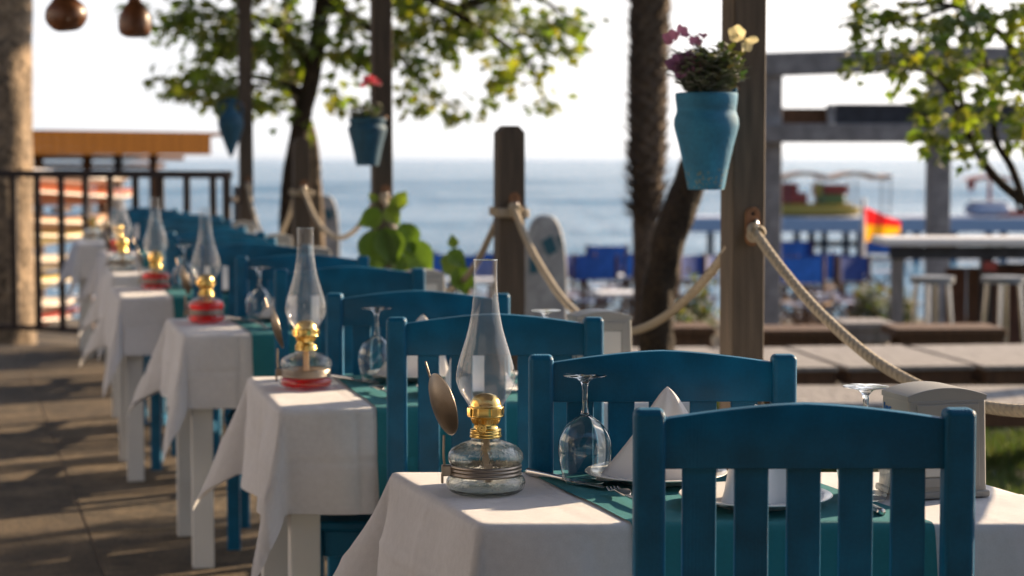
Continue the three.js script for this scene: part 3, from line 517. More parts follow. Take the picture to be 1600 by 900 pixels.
for (let n = -1; n < 4; n++) {
  const k = n + 1, face = new THREE.Vector3(Math.sin(ROW), 0, Math.cos(ROW)).multiplyScalar(0.062);
  const A = postAt(n).add(face).setY(n === -1 ? 1.10 : 1.10), B = postAt(n + 1).add(face).setY(1.105);
  A.addScaledVector(rowR, 0.012); B.addScaledVector(rowR, 0.012);
  if (n >= 0) { A.copy(postAt(n)).addScaledVector(rowR, -0.034).setY(n === 0 ? 1.07 : 1.10); B.copy(postAt(n + 1)).add(face).setY(1.11); }
  const sag = [0.30, 0.32, 0.36, 0.22, 0.34][k], pts = [];
  for (let i = 0; i <= 24; i++) { const s = i / 24, p = A.clone().lerp(B, s); p.y -= 4 * sag * s * (1 - s); p.x += 0.004 * nz(s * 9, n); pts.push(p); }
  const len = A.distanceTo(B) * 1.05, r = 0.0125;
  const rp = thing('rope', ropeLabels[k], 'rope', A, 0, 'ropes between the posts');
  const loc = pts.map((p) => p.clone().sub(A));
  part('strand', ropeUV(new THREE.TubeGeometry(new THREE.CatmullRomCurve3(loc), 90, r, 12), len), M.rope, rp);
  part('knot', ropeKnots(loc[24]), M.rope, rp);
  // turns of rope round the post it starts from
  if (n === 1 || n === 3) { const c = postAt(n).sub(A).setY(0), sq = []; for (let i = 0; i <= 32; i++) { const a = i / 16 * Math.PI * 2, cx = Math.cos(a), cz = Math.sin(a), q = 0.056 / Math.max(Math.abs(cx), Math.abs(cz)) ** 0.82; sq.push(c.clone().add(new THREE.Vector3(cx * q, (i / 32 - 0.5) * 0.03, cz * q).applyAxisAngle(new THREE.Vector3(0, 1, 0), ROW))); } part('lashing', ropeUV(new THREE.TubeGeometry(new THREE.CatmullRomCurve3(sq), 110, 0.009, 8), 0.9), M.rope, rp); }
}

// the reed roof over the tables, carried by the tall posts: only its shade is in the picture
{
  const t = thing('veranda_roof', 'reed covered roof on beams over the row of tables', 'roof', rowAt(0, 0, 0));
  const lo = (a, b, y) => rowAt(a, b, y).sub(t.position), reed = std(0.34, 0.36, 0.40, 0.95, { map: rep(woodTone, 2, 0.5) });
  const cover = slabBox(2.6, 0.06, 11.6, 0, 0, 0); cover.rotateY(ROW); const c = lo(-1.0, 2.9, 2.66); part('covering', cover.translate(c.x, c.y, c.z), reed, t);
  for (let i = 0; i < 9; i++) part('rafter', barBetween(lo(-2.28, -2.7 + i * 1.4, 2.585), lo(0.28, -2.7 + i * 1.4, 2.585), 0.06, 0.09), M.post, t);
  for (const b of [-1, 3.2, 7.4]) part('rear_post', barBetween(lo(-2.2, b, 0), lo(-2.2, b, 2.54), 0.1, 0.1), M.post, t);
}
// ------------------------------------------------------------------ leaves
const leafShape = [[0, 0], [0.27, 0.12], [0.50, 0.50], [0.21, 0.50], [0, 1], [-0.21, 0.50], [-0.50, 0.50], [-0.27, 0.12]];
function leafCloud(list, lobed = true) {                               // list of {p, dir, up, size, col}; 8 or 4 triangles a leaf
  const out = lobed ? leafShape : [[0, 0], [0.30, 0.45], [0, 1], [-0.30, 0.45]], n = out.length, pos = new Float32Array(list.length * (n + 1) * 3), col = new Float32Array(pos.length), idx = new Uint32Array(list.length * n * 3);
  let v = 0, q = 0; const x = new THREE.Vector3(), y = new THREE.Vector3(), z = new THREE.Vector3();
  for (const f of list) {
    y.copy(f.dir).normalize(); x.crossVectors(y, f.up).normalize(); z.crossVectors(x, y);
    const b = v;
    for (let i = -1; i < n; i++) { const [a, c] = i < 0 ? [0, 0.4] : out[i], lift = (i < 0 ? 0 : 0.18 * Math.abs(a)) - 0.12 * c * c; for (const [k, e] of [[0, 'x'], [1, 'y'], [2, 'z']]) { pos[v * 3 + k] = f.p[e] + (x[e] * a + y[e] * c + z[e] * lift) * f.size; col[v * 3 + k] = f.col[k]; } v++; }
    for (let i = 0; i < n; i++) { idx[q++] = b; idx[q++] = b + 1 + i; idx[q++] = b + 1 + (i + 1) % n; }
  }
  const g = new THREE.BufferGeometry(); g.setAttribute('position', new THREE.BufferAttribute(pos, 3)); g.setAttribute('color', new THREE.BufferAttribute(col, 3)); g.setIndex(new THREE.BufferAttribute(idx, 1)); g.computeVertexNormals();
  return g;
}
const rv = () => { for (;;) { const v = new THREE.Vector3(rr(-1, 1), rr(-1, 1), rr(-1, 1)), l = v.length(); if (l < 1 && l > 0.05) return v; } };
function foliage(clumps, size, density, tone, twigsOut) {              // clumps: [centre, rx, ry, rz]; leaves gather in sprays at twig ends
  const list = [];
  for (const [c, rx, ry, rz] of clumps) {
    const sprays = Math.max(3, Math.round(density * (rx * ry + rx * rz) * 26));
    for (let i = 0; i < sprays; i++) {
      const v = rv(), q = new THREE.Vector3(c.x + v.x * rx, c.y + v.y * ry, c.z + v.z * rz), out = q.clone().sub(c).normalize();
      if (twigsOut && i % 3 === 0) twigsOut.push([c, q]);
      const hue = rnd(), m = 4 + Math.floor(rnd() * 6);
      for (let k = 0; k < m; k++) {
        const p = q.clone().add(new THREE.Vector3(gauss(), gauss() * 0.7, gauss()).multiplyScalar(size * 1.25));
        const d = out.clone().multiplyScalar(0.8).add(rv()).add(new THREE.Vector3(0, -0.45, 0)), b = rr(0.65, 1.35), y = hue > 0.70 ? 1.4 : 1;
        list.push({ p, dir: d, up: new THREE.Vector3(gauss() * 0.7, 1, gauss() * 0.7), size: size * rr(0.65, 1.3), col: [tone[0] * b * y * rr(0.8, 1.25), tone[1] * b * (y > 1 ? 1.15 : 1), tone[2] * b] });
      }
    }
  }
  return list;
}
function twigGeo(twigs, r) { return merge(twigs.map(([a, b]) => taper([a, a.clone().lerp(b, 0.5).add(new THREE.Vector3(gauss() * 0.05, 0.03, gauss() * 0.05)), b], [r, r * 0.7, r * 0.35], { rad: 4, steps: 4, caps: false }))); }
const px = (x, y, rx, ry, d, deep = 1) => [at(x, y, d), rx * d / FOCAL, ry * d / FOCAL, Math.max(rx, ry) * d / FOCAL * deep];

// crossing trunks with the wide crown over the sea
{
  const D = 14.6, g0 = groundY(D) - 0.05;
  const t = thing('plane_tree', 'leaning dark tree with a spreading green crown over the sea', 'tree', at(455, 400, D).setY(g0));
  const lo = (x, y, d = D) => at(x, y, d).sub(t.position);
  part('trunk', taper([lo(450, 400).setY(0), lo(450, 380), lo(453, 290), lo(468, 205), lo(490, 105), lo(504, 0), lo(525, -160)], [0.085, 0.070, 0.064, 0.064, 0.062, 0.058, 0.04], { rad: 18, steps: 60, rough: 0.16, freq: 7 }), M.bark, t);
  const limbs = [[[500, 20], [560, -30], [640, -20], [720, 10], [800, 20]], [[504, 0], [600, 60], [660, 130], [712, 172]], [[490, 100], [430, 40], [350, 20], [270, 30]], [[486, 150], [400, 120], [320, 130]], [[640, -20], [760, 50], [830, 105], [850, 155]], [[720, 10], [820, -10], [900, 35]]];
  for (const l of limbs) part('limb', taper(l.map(([x, y], i) => lo(x, y, D + 0.12 * i)), [0.045, 0.03, 0.018, 0.009], { rad: 8, steps: 24, rough: 0.15 }), M.bark, t);
  const cl = [[262, 40, 30, 22], [300, 20, 55, 25], [335, 62, 50, 40], [395, 40, 55, 45], [300, 118, 48, 30], [350, 150, 50, 22], [248, 128, 16, 9], [405, 140, 48, 38], [455, 60, 55, 60], [440, 175, 25, 20], [540, 50, 55, 50], [560, 110, 40, 30], [520, 150, 22, 20], [640, 25, 60, 40], [700, 40, 55, 40], [760, 30, 55, 40], [810, 55, 45, 40], [860, 40, 45, 28], [905, 45, 20, 22], [875, 72, 28, 14], [655, 95, 40, 22], [640, 140, 28, 22], [680, 165, 36, 16], [716, 182, 18, 9], [795, 95, 30, 26], [835, 120, 20, 16], [850, 160, 20, 8], [780, 150, 8, 10], [330, -60, 110, 50], [480, -70, 110, 50], [640, -60, 110, 50], [780, -50, 90, 40], [230, 20, 20, 8]].map(([x, y, a, b]) => px(x, y, a, b, D + rr(-0.3, 0.5), 0.8));
  const tw = [], list = foliage(cl, 0.10, 7.4, [0.165, 0.235, 0.013], tw);
  const crown = part('crown', leafCloud(list.map((f) => ({ ...f, p: f.p.clone().sub(t.position) }))), M.leaf, t);
  part('twigs', twigGeo(tw.map(([a, b]) => [a.clone().sub(t.position), b.clone().sub(t.position)]), 0.008), M.bark, crown);
  const s = thing('slim_tree', 'slim tree trunk crossing behind the leaning dark trunk', 'tree', at(497, 400, 16.2).setY(groundY(16.2) - 0.05));
  const l2 = (x, y) => at(x, y, 16.2).sub(s.position);
  part('trunk', taper([l2(499, 400).setY(0), l2(497, 400), l2(494, 300), l2(486, 210), l2(462, 150), l2(450, 110), l2(447, 20), l2(452, -120)], [0.07, 0.058, 0.052, 0.045, 0.04, 0.036, 0.03], { rad: 14, steps: 50, rough: 0.14 }), M.barkPale, s);
  const c2 = [[420, -40, 60, 40], [470, -80, 70, 40], [440, 90, 30, 40], [410, 95, 30, 25], [480, 120, 20, 30]].map(([x, y, a, b]) => px(x, y, a, b, 16.2, 1.2));
  part('crown', leafCloud(foliage(c2, 0.10, 3.2, [0.09, 0.12, 0.018]).map((f) => ({ ...f, p: f.p.clone().sub(s.position) }))), M.leaf, s);
}
// tree at the right edge, its boughs hanging over the grey frame
{
  const D = 9.2, base = V(2.95, groundY(D) - 0.03, D);
  const t = thing('maple_tree', 'leafy tree whose boughs hang in front of the grey frame', 'tree', base);
  const lo = (x, y, d = D) => at(x, y, d).sub(base);
  part('trunk', taper([new THREE.Vector3(0, 0, 0), new THREE.Vector3(-0.04, 0.7, 0), new THREE.Vector3(-0.10, 1.4, 0.02), new THREE.Vector3(-0.05, 2.4, 0), new THREE.Vector3(0.05, 3.2, 0)], [0.11, 0.095, 0.08, 0.06, 0.03], { rad: 14, steps: 40, rough: 0.14 }), M.bark, t);
  for (const [l, r] of [[[[1795, 400], [1680, 370], [1604, 318], [1560, 282], [1528, 240], [1508, 190], [1496, 120], [1470, 40]], 0.030], [[[1600, 316], [1580, 260], [1556, 220], [1552, 150], [1530, 60], [1500, -30]], 0.020], [[[1780, 250], [1690, 200], [1610, 140], [1570, 60], [1490, 10], [1400, 5]], 0.028], [[[1604, 318], [1594, 330], [1584, 305], [1570, 285]], 0.010], [[[1508, 190], [1460, 120], [1380, 100], [1340, 90]], 0.012], [[[1490, 10], [1420, 30], [1350, 40]], 0.010]]) part('bough', taper(l.map(([x, y], i) => lo(x, y, D + 0.06 * i)), [r, r * 0.8, r * 0.55, r * 0.3], { rad: 8, steps: 30, rough: 0.12 }), M.bark, t);
  const cl = [[1330, 40, 18, 16], [1345, 75, 22, 16], [1375, 15, 40, 16], [1365, 105, 36, 18], [1410, 95, 40, 18], [1440, 30, 50, 26], [1415, 128, 14, 9], [1450, 70, 45, 24], [1500, 35, 45, 30], [1490, 95, 48, 28], [1560, 30, 45, 40], [1590, 90, 30, 40], [1480, 150, 40, 28], [1540, 130, 40, 34], [1590, 170, 24, 40], [1450, 185, 26, 12], [1495, 195, 34, 22], [1548, 190, 34, 26], [1460, 215, 18, 10], [1478, 235, 14, 9], [1530, 245, 14, 9], [1585, 215, 22, 16], [1640, 60, 60, 70], [1640, 180, 50, 60], [1480, -50, 110, 40], [1620, -70, 100, 60]].map(([x, y, a, b]) => px(x, y, a, b, D + rr(-0.25, 0.3), 0.8));
  for (const [x, y, d, r] of [[2.8, 3.0, 9.2, 0.6], [3.3, 3.2, 9.0, 0.6], [2.9, 3.5, 9.4, 0.7], [3.4, 2.9, 9.6, 0.5]]) cl.push([V(x, y, d), r, r * 0.6, r * 0.6]);
  const tw = [], list = foliage(cl, 0.066, 15, [0.16, 0.23, 0.013], tw);
  const crown = part('crown', leafCloud(list.map((f) => ({ ...f, p: f.p.clone().sub(base) }))), M.leaf, t);
  part('twigs', twigGeo(tw.map(([a, b]) => [a.clone().sub(base), b.clone().sub(base)]), 0.004), M.bark, crown);
}
// palm
{
  const D = 17.5, b = at(1007, 500, D).setY(groundY(D) - 0.05), t = thing('palm_tree', 'palm trunk with ragged leaf stubs rising over the sea', 'palm tree', b);
  const lo = (x, y) => at(x, y, D).sub(b);
  part('trunk', taper([lo(1006, 500).setY(0), lo(1007, 420), lo(1008, 335), lo(1010, 320), lo(1012, 160), lo(1015, 0), lo(1018, -120)], [0.105, 0.10, 0.105, 0.155, 0.165, 0.170, 0.17], { rad: 20, steps: 70, rough: 0.10, freq: 9 }), M.palm, t);
  const stubs = [], y0 = lo(1008, 335).y, y1 = lo(1018, -100).y;
  for (let i = 0; i < 260; i++) { const h = i / 260, a = i * 2.39996, y = y0 + (y1 - y0) * h, c = lo(1009 + 8 * h, 0), R = 0.150 + 0.015 * h; const len = rr(0.08, 0.17), g = new THREE.ConeGeometry(rr(0.025, 0.045), len, 5).scale(1.5, 1, 0.5).rotateX(Math.PI / 2 - rr(0.3, 1.0)).translate(0, 0, R + len * 0.18).rotateY(a).translate(c.x, y, c.z); stubs.push(g); }
  const st = part('leaf_stubs', merge(stubs), M.palm, t); st.userData.kind = 'stuff';
  const fr = [], hub = lo(1020, -150);
  for (let i = 0; i < 16; i++) { const a = i / 16 * 6.283 + rr(-0.1, 0.1), lift = rr(0.1, 0.8); const tip = (s) => hub.clone().add(new THREE.Vector3(Math.cos(a) * 1.9 * s, lift * Math.sin(s * 2.4) + 0.10, Math.sin(a) * 1.9 * s)); for (let k = 3; k < 34; k++) for (const sd of [-1, 1]) { const p = tip(k / 34), q = tip((k + 1) / 34), d = q.clone().sub(p).normalize(), side = new THREE.Vector3(-Math.sin(a), -0.35, Math.cos(a)).multiplyScalar(sd); fr.push({ p, dir: d.multiplyScalar(0.6).add(side), up: new THREE.Vector3(0, 1, 0), size: 0.42 * Math.sin(Math.PI * (k + 4) / 40), col: [0.055, 0.10, 0.02] }); } }
  part('crown', leafCloud(fr, false).scale(1, 1, 1), M.leaf, t);
}
// leaning trunk behind the flower pot post
{
  const D = 9.6, b = at(1028, 640, D).setY(groundY(D) - 0.04), t = thing('olive_tree', 'dark leaning trunk behind the pale blue flower pot', 'tree', b);
  const lo = (x, y) => at(x, y, D).sub(b);
  part('trunk', taper([lo(1024, 640).setY(0), lo(1026, 560), lo(1028, 470), lo(1040, 400), lo(1058, 340), lo(1082, 270), lo(1122, 170), lo(1160, 60), lo(1175, -40), lo(1180, -160)], [0.088, 0.084, 0.080, 0.076, 0.072, 0.07, 0.066, 0.05], { rad: 18, steps: 60, rough: 0.20, freq: 8 }), M.bark, t);
  const cl = [[0.2, 2.75, 0.0, 0.55], [0.7, 2.95, 0.2, 0.6], [-0.3, 2.95, 0.2, 0.5], [0.3, 3.3, 0.2, 0.7], [1.1, 2.9, -0.3, 0.5], [0.4, 3.0, -0.7, 0.6], [0.2, 3.0, 0.8, 0.55]].map(([x, y, z, r]) => [new THREE.Vector3(lo(1170, 0).x + x, y, lo(1170, 0).z + z), r, r * 0.5, r]);
  part('crown', leafCloud(foliage(cl, 0.085, 2.2, [0.07, 0.11, 0.016])), M.leaf, t);
}
// pale trunk at the left edge
{
  const D = 16.0, b = at(-8, 500, D).setY(groundY(D) - 0.05), t = thing('eucalyptus_tree', 'thick pale peeling trunk behind the brown railing', 'tree', b);
  const lo = (x, y) => at(x, y, D).sub(b);
  part('trunk', taper([lo(-6, 520).setY(0), lo(-4, 400), lo(-6, 200), lo(-4, 0), lo(-2, -200)], [0.31, 0.285, 0.275, 0.265, 0.25], { rad: 28, steps: 60, rough: 0.09, freq: 2.2 }), M.barkPale, t);
  const cl = [[0, 3.6, 0, 1.0], [-0.9, 3.9, 0.4, 0.9], [0.2, 4.3, -0.6, 1.0]].map(([x, y, z, r]) => [new THREE.Vector3(x, y, z), r, r * 0.5, r]);
  part('crown', leafCloud(foliage(cl, 0.13, 0.9, [0.07, 0.10, 0.03])), M.leaf, t);
}

// ------------------------------------------------------------------ hanging pots and gourds
const wornPot = tex(256, (u, v) => { const w = 0.5 + 0.75 * tileNoise(u, v, 62, 2) + 0.45 * tileNoise(u, v, 9, 6) + 0.3 * (rnd() - 0.5), chip = v < 0.20 && w > 0.56 + v * 1.3 - 0.08; const k = 0.86 + 0.22 * tileNoise(u, v, 8) + 0.10 * tileNoise(u, v, 50, 4); return chip ? [0.60 * k, 0.56 * k, 0.47 * k] : [0.17 * k, 0.50 * k, 0.655 * k]; }, { srgb: true });
const potPaleMat = new THREE.MeshStandardMaterial({ map: wornPot, roughness: 0.75, bumpMap: rep(softBump, 3), bumpScale: 0.002 });
function flowerHead(p, dir, size, mat, parent) {                       // a petunia: five joined petals round a funnel
  const g = gridSheet(30, 8, (u, v) => { const a = u * 2 * Math.PI, lobe = 1 + 0.07 * Math.cos(a * 5), r = (0.12 + 0.88 * Math.pow(v, 0.8)) * size * (v > 0.5 ? 1 + (lobe - 1) * (v - 0.5) * 2 : 1); return [new THREE.Vector3(Math.cos(a) * r, size * (0.75 * Math.sqrt(v) + 0.13 * Math.sin(a * 5 + 1) * v * v + 0.10 * Math.sin(a * 2) * v), Math.sin(a) * r), u, v]; });
  g.applyQuaternion(new THREE.Quaternion().setFromUnitVectors(new THREE.Vector3(0, 1, 0), dir.clone().normalize())); g.translate(p.x, p.y, p.z);
  return part('flower', g, mat, parent);
}
function pottedPlant(pos, rad, high, n, parentName, label, flowers, leafSize) {
  const t = thing(parentName, label, 'flowers', pos);
  const leaves = [], stems = [];
  for (let i = 0; i < n; i++) {
    const a = rr(0, 6.283), q = Math.sqrt(rnd()), top = new THREE.Vector3(Math.cos(a) * rad * q * 1.1, high * rr(0.45, 1) * (1 - 0.35 * q), Math.sin(a) * rad * q * 0.9), root = new THREE.Vector3(top.x * 0.35, 0, top.z * 0.35);
    stems.push(taper([root, root.clone().lerp(top, 0.55).add(new THREE.Vector3(0, 0.012, 0)), top], [0.0022, 0.0018, 0.001], { rad: 5, steps: 6 }));
    for (let k = 0; k < 13; k++) { const s = 0.2 + 0.8 * k / 13, p = root.clone().lerp(top, s), an = k * 2.4; leaves.push({ p, dir: new THREE.Vector3(Math.cos(an), rr(0.1, 0.9), Math.sin(an)), up: new THREE.Vector3(0, 1, 0), size: leafSize * rr(0.6, 1.2), col: [0.055 * rr(0.7, 1.6), 0.085 * rr(0.8, 1.4), 0.014] }); }
  }
  part('stems', merge(stems), M.stem, t); part('foliage', leafCloud(leaves, false), M.leaf, t);
  for (const [x, y, z, d, s, m] of flowers) flowerHead(new THREE.Vector3(x, y, z), new THREE.Vector3(...d), s, m, t);
  return t;
}
{
  const D = 5.08, k = D / FOCAL, c = at(1103, 296, D), h = (y) => (296 - y) * k;
  const t = thing('wall_pot', 'pale blue clay pot with worn paint hung on the timber post', 'flower pot', c, 0, 'blue pots hung on the posts');
  const prof = smoothProfile([[0.0, 0.001], [0.040, 0.0], [0.0455, 0.004], [0.0525, h(270)], [0.0605, h(247)], [0.0690, h(224)], [0.0765, h(207)], [0.0800, h(196)], [0.0790, h(186)], [0.0745, h(177)], [0.0735, h(172)], [0.0750, h(164)], [0.0770, h(154)], [0.0768, h(147)], [0.0735, h(147)], [0.0715, h(158)], [0.069, h(170)]], 80);
  part('body', lathe([...prof, [0, h(172)]], 64), potPaleMat, t);
  part('hanger_tab', box(0.022, 0.045, 0.012, 0.066, h(150), -0.012, 0.005), potPaleMat, t);
  part('hook', tube([new THREE.Vector3(0.066, h(142), -0.016), new THREE.Vector3(0.074, h(136), -0.035), new THREE.Vector3(0.092, h(140), -0.085)], 0.0035, 12, 8), M.rust, t);
  part('soil', new THREE.CircleGeometry(0.066, 30).rotateX(-Math.PI / 2).translate(0, h(160), 0), M.soil, t);
  const m = at(1103, 156, D);
  pottedPlant(m, 0.088, 0.178, 120, 'petunia_plant', 'pink and cream petunias growing in the pale blue pot', [[-0.030, 0.075, 0.05, [0.2, 0.3, 0.9], 0.014, M.petalPink], [-0.058, 0.070, 0.03, [-0.4, 0.2, 0.9], 0.022, M.petalMauve], [-0.070, 0.083, 0.02, [-0.6, 0.5, 0.6], 0.024, M.petalMauve], [-0.048, 0.092, 0.03, [-0.1, 0.4, 0.9], 0.022, M.petalMauve], [-0.080, 0.145, 0.0, [-0.5, 0.6, 0.8], 0.022, M.petalPink], [-0.064, 0.160, 0.0, [0.4, 0.5, 0.7], 0.019, M.petalPink], [-0.030, 0.135, 0.02, [0.1, 0.6, 0.7], 0.017, M.petalPink], [0.092, 0.148, 0.035, [0.5, -0.6, 0.5], 0.025, M.petalCream], [0.074, 0.158, 0.03, [-0.2, 0.1, 0.9], 0.021, M.petalCream], [-0.006, 0.15, 0.0, [0, 1, 0.3], 0.014, M.petalPink]], 0.033);
  const D3 = 9.36, c3 = at(574, 258, D3);
  const t3 = thing('wall_pot', 'deep blue clay pot hung on the dark timber post', 'flower pot', c3, 0, 'blue pots hung on the posts');
  part('body', lathe(smoothProfile([[0, 0.001], [0.046, 0], [0.052, 0.005], [0.068, 0.08], [0.086, 0.15], [0.088, 0.168], [0.082, 0.18], [0.078, 0.186], [0.084, 0.20], [0.086, 0.212], [0.080, 0.212], [0.074, 0.19]], 60).concat([[0, 0.188]]), 48), M.potDeep, t3);
  part('hook', tube([new THREE.Vector3(0.078, 0.205, 0), new THREE.Vector3(0.086, 0.222, -0.02), new THREE.Vector3(0.088, 0.21, -0.06)], 0.004, 10, 8), M.rust, t3);
  pottedPlant(at(574, 196, D3), 0.085, 0.14, 22, 'geranium_plant', 'red flowered plant growing in the deep blue pot', [[0.012, 0.19, 0.03, [0, 0.6, 0.8], 0.030, M.petalRed], [0.036, 0.185, 0.01, [0.5, 0.6, 0.4], 0.026, M.petalRed], [-0.004, 0.178, 0.0, [-0.6, 0.5, 0.4], 0.022, M.petalRed]], 0.04);
  const D5 = 13.62, c5 = at(361, 245, D5);
  const t5 = thing('amphora', 'pointed blue clay amphora hung on the far dark post', 'amphora', c5, 0, 'blue pots hung on the posts');
  part('body', lathe(smoothProfile([[0, 0], [0.012, 0.008], [0.045, 0.09], [0.078, 0.18], [0.086, 0.225], [0.070, 0.275], [0.040, 0.305], [0.030, 0.325], [0.030, 0.36], [0.042, 0.385], [0.036, 0.386], [0.024, 0.36]], 60), 44), M.potDeep, t5);
  part('hook', tube([new THREE.Vector3(0.028, 0.34, 0), new THREE.Vector3(0.06, 0.35, -0.05), new THREE.Vector3(0.075, 0.345, -0.15)], 0.005, 10, 8), M.rust, t5);
  for (const s of [-1, 1]) part('handle', tube([new THREE.Vector3(s * 0.032, 0.36, 0), new THREE.Vector3(s * 0.07, 0.35, 0), new THREE.Vector3(s * 0.074, 0.275, 0)], 0.008, 14, 8), M.potDeep, t5);
  // gourds on cords from an overhead beam
  const beamA = V(-2.30, 2.42, 7.4), beamB = V(0.0, 2.42, 8.9);
  const A5 = postAt(4).setY(2.46), A2 = postAt(2).setY(2.46);
  const bm = thing('overhead_beam', 'timber beam lying across the tall posts above the tables', 'beam', A5);
  part('timber', barBetween(new THREE.Vector3().addScaledVector(rowU, 0.4).setY(0.0), postAt(0).setY(2.46).sub(A5).addScaledVector(rowU, -0.4).setY(0.0), 0.09, 0.10), M.post, bm).position.setY(0.01);
  const gourd = (x, y, D, tilt, label, fat, turn) => {
    const p = at(x, y, D), g = thing('hanging_gourd', label, 'gourd', p, turn, 'dried gourds hanging on cords');
    const geo = lathe(smoothProfile([[0, 0.004], [0.03, 0.0], [0.056, 0.014], [0.070 * fat, 0.045], [0.064 * fat, 0.082], [0.042, 0.112], [0.026, 0.135], [0.022, 0.165], [0.030, 0.20], [0.028, 0.225], [0.012, 0.245], [0.006, 0.27], [0, 0.272]], 70), 48);
    part('shell', geo.rotateZ(tilt), M.gourd, g);
    const hp = new THREE.Vector3(-Math.sin(tilt) * 0.27, Math.cos(tilt) * 0.27, 0);
    part('light_hole', new THREE.CylinderGeometry(0.005, 0.005, 0.004, 14).rotateX(Math.PI / 2).translate(-0.004, 0.04, 0.066 * fat), M.kayakWhite, g);
    part('cord', tube([hp, hp.clone().add(new THREE.Vector3(0, 0.3, 0)), hp.clone().setY(2.44 - p.y)], 0.003, 10, 6), M.cord, g);
    return p;
  };
  const g1 = gourd(106, 48, 7.4, 0.10, 'brown dried gourd with a pale dot hanging nearer the trunk', 1.06, 0.3), g2 = gourd(211, 58, 7.9, 0, 'smaller dark dried gourd hanging beside the leaves', 0.90, 0.8);
  const arm = thing('overhead_arm', 'timber arm above the walkway that carries the two gourds', 'beam', V(-1.85, 2.50, 6.6));
  part('timber', barBetween(V(-1.85, 2.50, 6.6).sub(arm.position), V(-1.18, 2.50, 8.8).sub(arm.position), 0.05, 0.07), M.post, arm);
}

// ------------------------------------------------------------------ vines beside the posts
function heart(p, dir, up, size, tilt) {
  const g = gridSheet(10, 12, (u, v) => { const s = u * 2 - 1, w = Math.sin(Math.PI * Math.pow(v, 0.62)) * 0.46 * (1 + 0.15 * (1 - v)), x = s * w, y = v + (v < 0.25 ? -0.20 * Math.abs(s) * (1 - v * 4) : 0); return [new THREE.Vector3(x * size, y * size, (0.16 * Math.abs(s) ** 1.3 - 0.22 * v * v + 0.02 * Math.sin(v * 14)) * size), u, v]; });
  const Y = dir.clone().normalize(), X = new THREE.Vector3().crossVectors(Y, up).normalize(), Z = new THREE.Vector3().crossVectors(X, Y), m = new THREE.Matrix4().makeBasis(X, Y, Z).setPosition(p);
  return g.applyMatrix4(m);
}
const vineLeaf = [[0.11, 0.20, 0.012], [0.17, 0.25, 0.015], [0.08, 0.15, 0.012]].map(([a, b, c]) => phys(a, b, c, 0.92, { transmission: 0.55, thickness: 0, bumpMap: rep(softBump, 2), bumpScale: 0.002 }));
function vine(label, D, stemPx, leaves) {
  const b = at(stemPx[0][0], 560, D).setY(0), t = thing('climbing_vine', label, 'plant', b, 0);
  const lo = (x, y, d = D) => at(x, y, d).sub(b);
  part('stem', taper([new THREE.Vector3(0, 0, 0), ...stemPx.map(([x, y]) => lo(x, y))], [0.006, 0.005, 0.0035, 0.002], { rad: 6, steps: 40 }), M.stem, t);
  for (const [x, y, s, dx, dy, dz, k] of leaves) { const p = lo(x, y, D + rr(-0.05, 0.05)); part('leaf', heart(p, new THREE.Vector3(dx, dy, dz), new THREE.Vector3(0.25, 0.5, 1), s * 0.70 * D / FOCAL, 0), vineLeaf[k], t); }
}
vine('broad leaved green vine climbing beside the deep blue pot post', 8.45, [[612, 520], [606, 460], [614, 400], [602, 345], [588, 318], [578, 300]], [[622, 318, 34, 0.5, 0.75, 0.1, 1], [592, 338, 52, -0.9, -0.35, 0.1, 0], [606, 330, 42, 0.6, -0.7, 0.2, 1], [612, 322, 38, 0.9, 0.2, 0.1, 1], [630, 358, 62, 0.45, -0.95, 0.2, 0], [596, 372, 92, -0.35, -0.95, 0.3, 2], [602, 368, 74, 0.35, -0.95, 0.3, 0], [640, 390, 78, 0.75, -0.8, 0.1, 0], [626, 405, 40, -0.3, -0.9, 0.3, 2], [622, 420, 46, 0.4, -0.7, 0.2, 1], [586, 314, 22, -0.6, 0.7, 0, 1], [598, 430, 50, -0.8, -0.5, 0.2, 2]]);
vine('small vine with drooping leaves near the short bollard', 7.95, [[712, 520], [716, 470], [710, 410], [708, 385]], [[708, 384, 26, -0.1, 1, 0.1, 1], [704, 398, 44, 0.85, -0.6, 0.2, 0], [700, 405, 56, 0.5, -0.9, 0.1, 1], [716, 424, 58, 0.35, -0.95, 0.1, 0], [722, 432, 40, 0.8, -0.7, 0, 0], [702, 405, 26, -0.6, -0.2, 0.3, 2]]);

// ------------------------------------------------------------------ railing, kayaks and awning on the left
{
  const A = at(-60, 540, 14.7).setY(0), B = at(362, 540, 13.55).setY(0), h = 1.185;
  const t = thing('metal_railing', 'brown metal railing with upright bars across the walkway end', 'railing', A);
  const dir = B.clone().sub(A), len = dir.length(); dir.normalize(); const lo = (s, y) => dir.clone().multiplyScalar(s).setY(y);
  const g0 = (s) => groundY(-(A.z + dir.z * s));
  part('top_rail', barBetween(lo(0, h), lo(len, h), 0.055, 0.05), M.railing, t);
  part('bottom_rail', barBetween(lo(0, 0.10), lo(len, 0.10), 0.035, 0.04), M.railing, t);
  const n = 11; for (let i = 0; i < n; i++) { const s = len * (i + 0.35) / n; part('bar', barBetween(lo(s, 0.12), lo(s, h - 0.02), 0.045, 0.03), M.railing, t); }
  for (const s of [0.03, len - 0.03]) part('end_post', barBetween(lo(s, -0.35), lo(s, h + 0.01), 0.05, 0.05), M.railing, t);
  const C = postAt(4).sub(A).setY(0); part('return_rail', barBetween(lo(len, 1.02), C.clone().setY(1.02).addScaledVector(rowR, -0.06), 0.03, 0.035), M.railing, t);
  const ep = thing('fence_post', 'short dark post at the end of the brown railing', 'post', at(376, 400, 14.2).setY(groundY(14.2))); part('shaft', box(0.085, 1.10 - ep.position.y, 0.085, 0, (1.10 - ep.position.y) / 2, 0, 0.006), M.slate, ep);
}
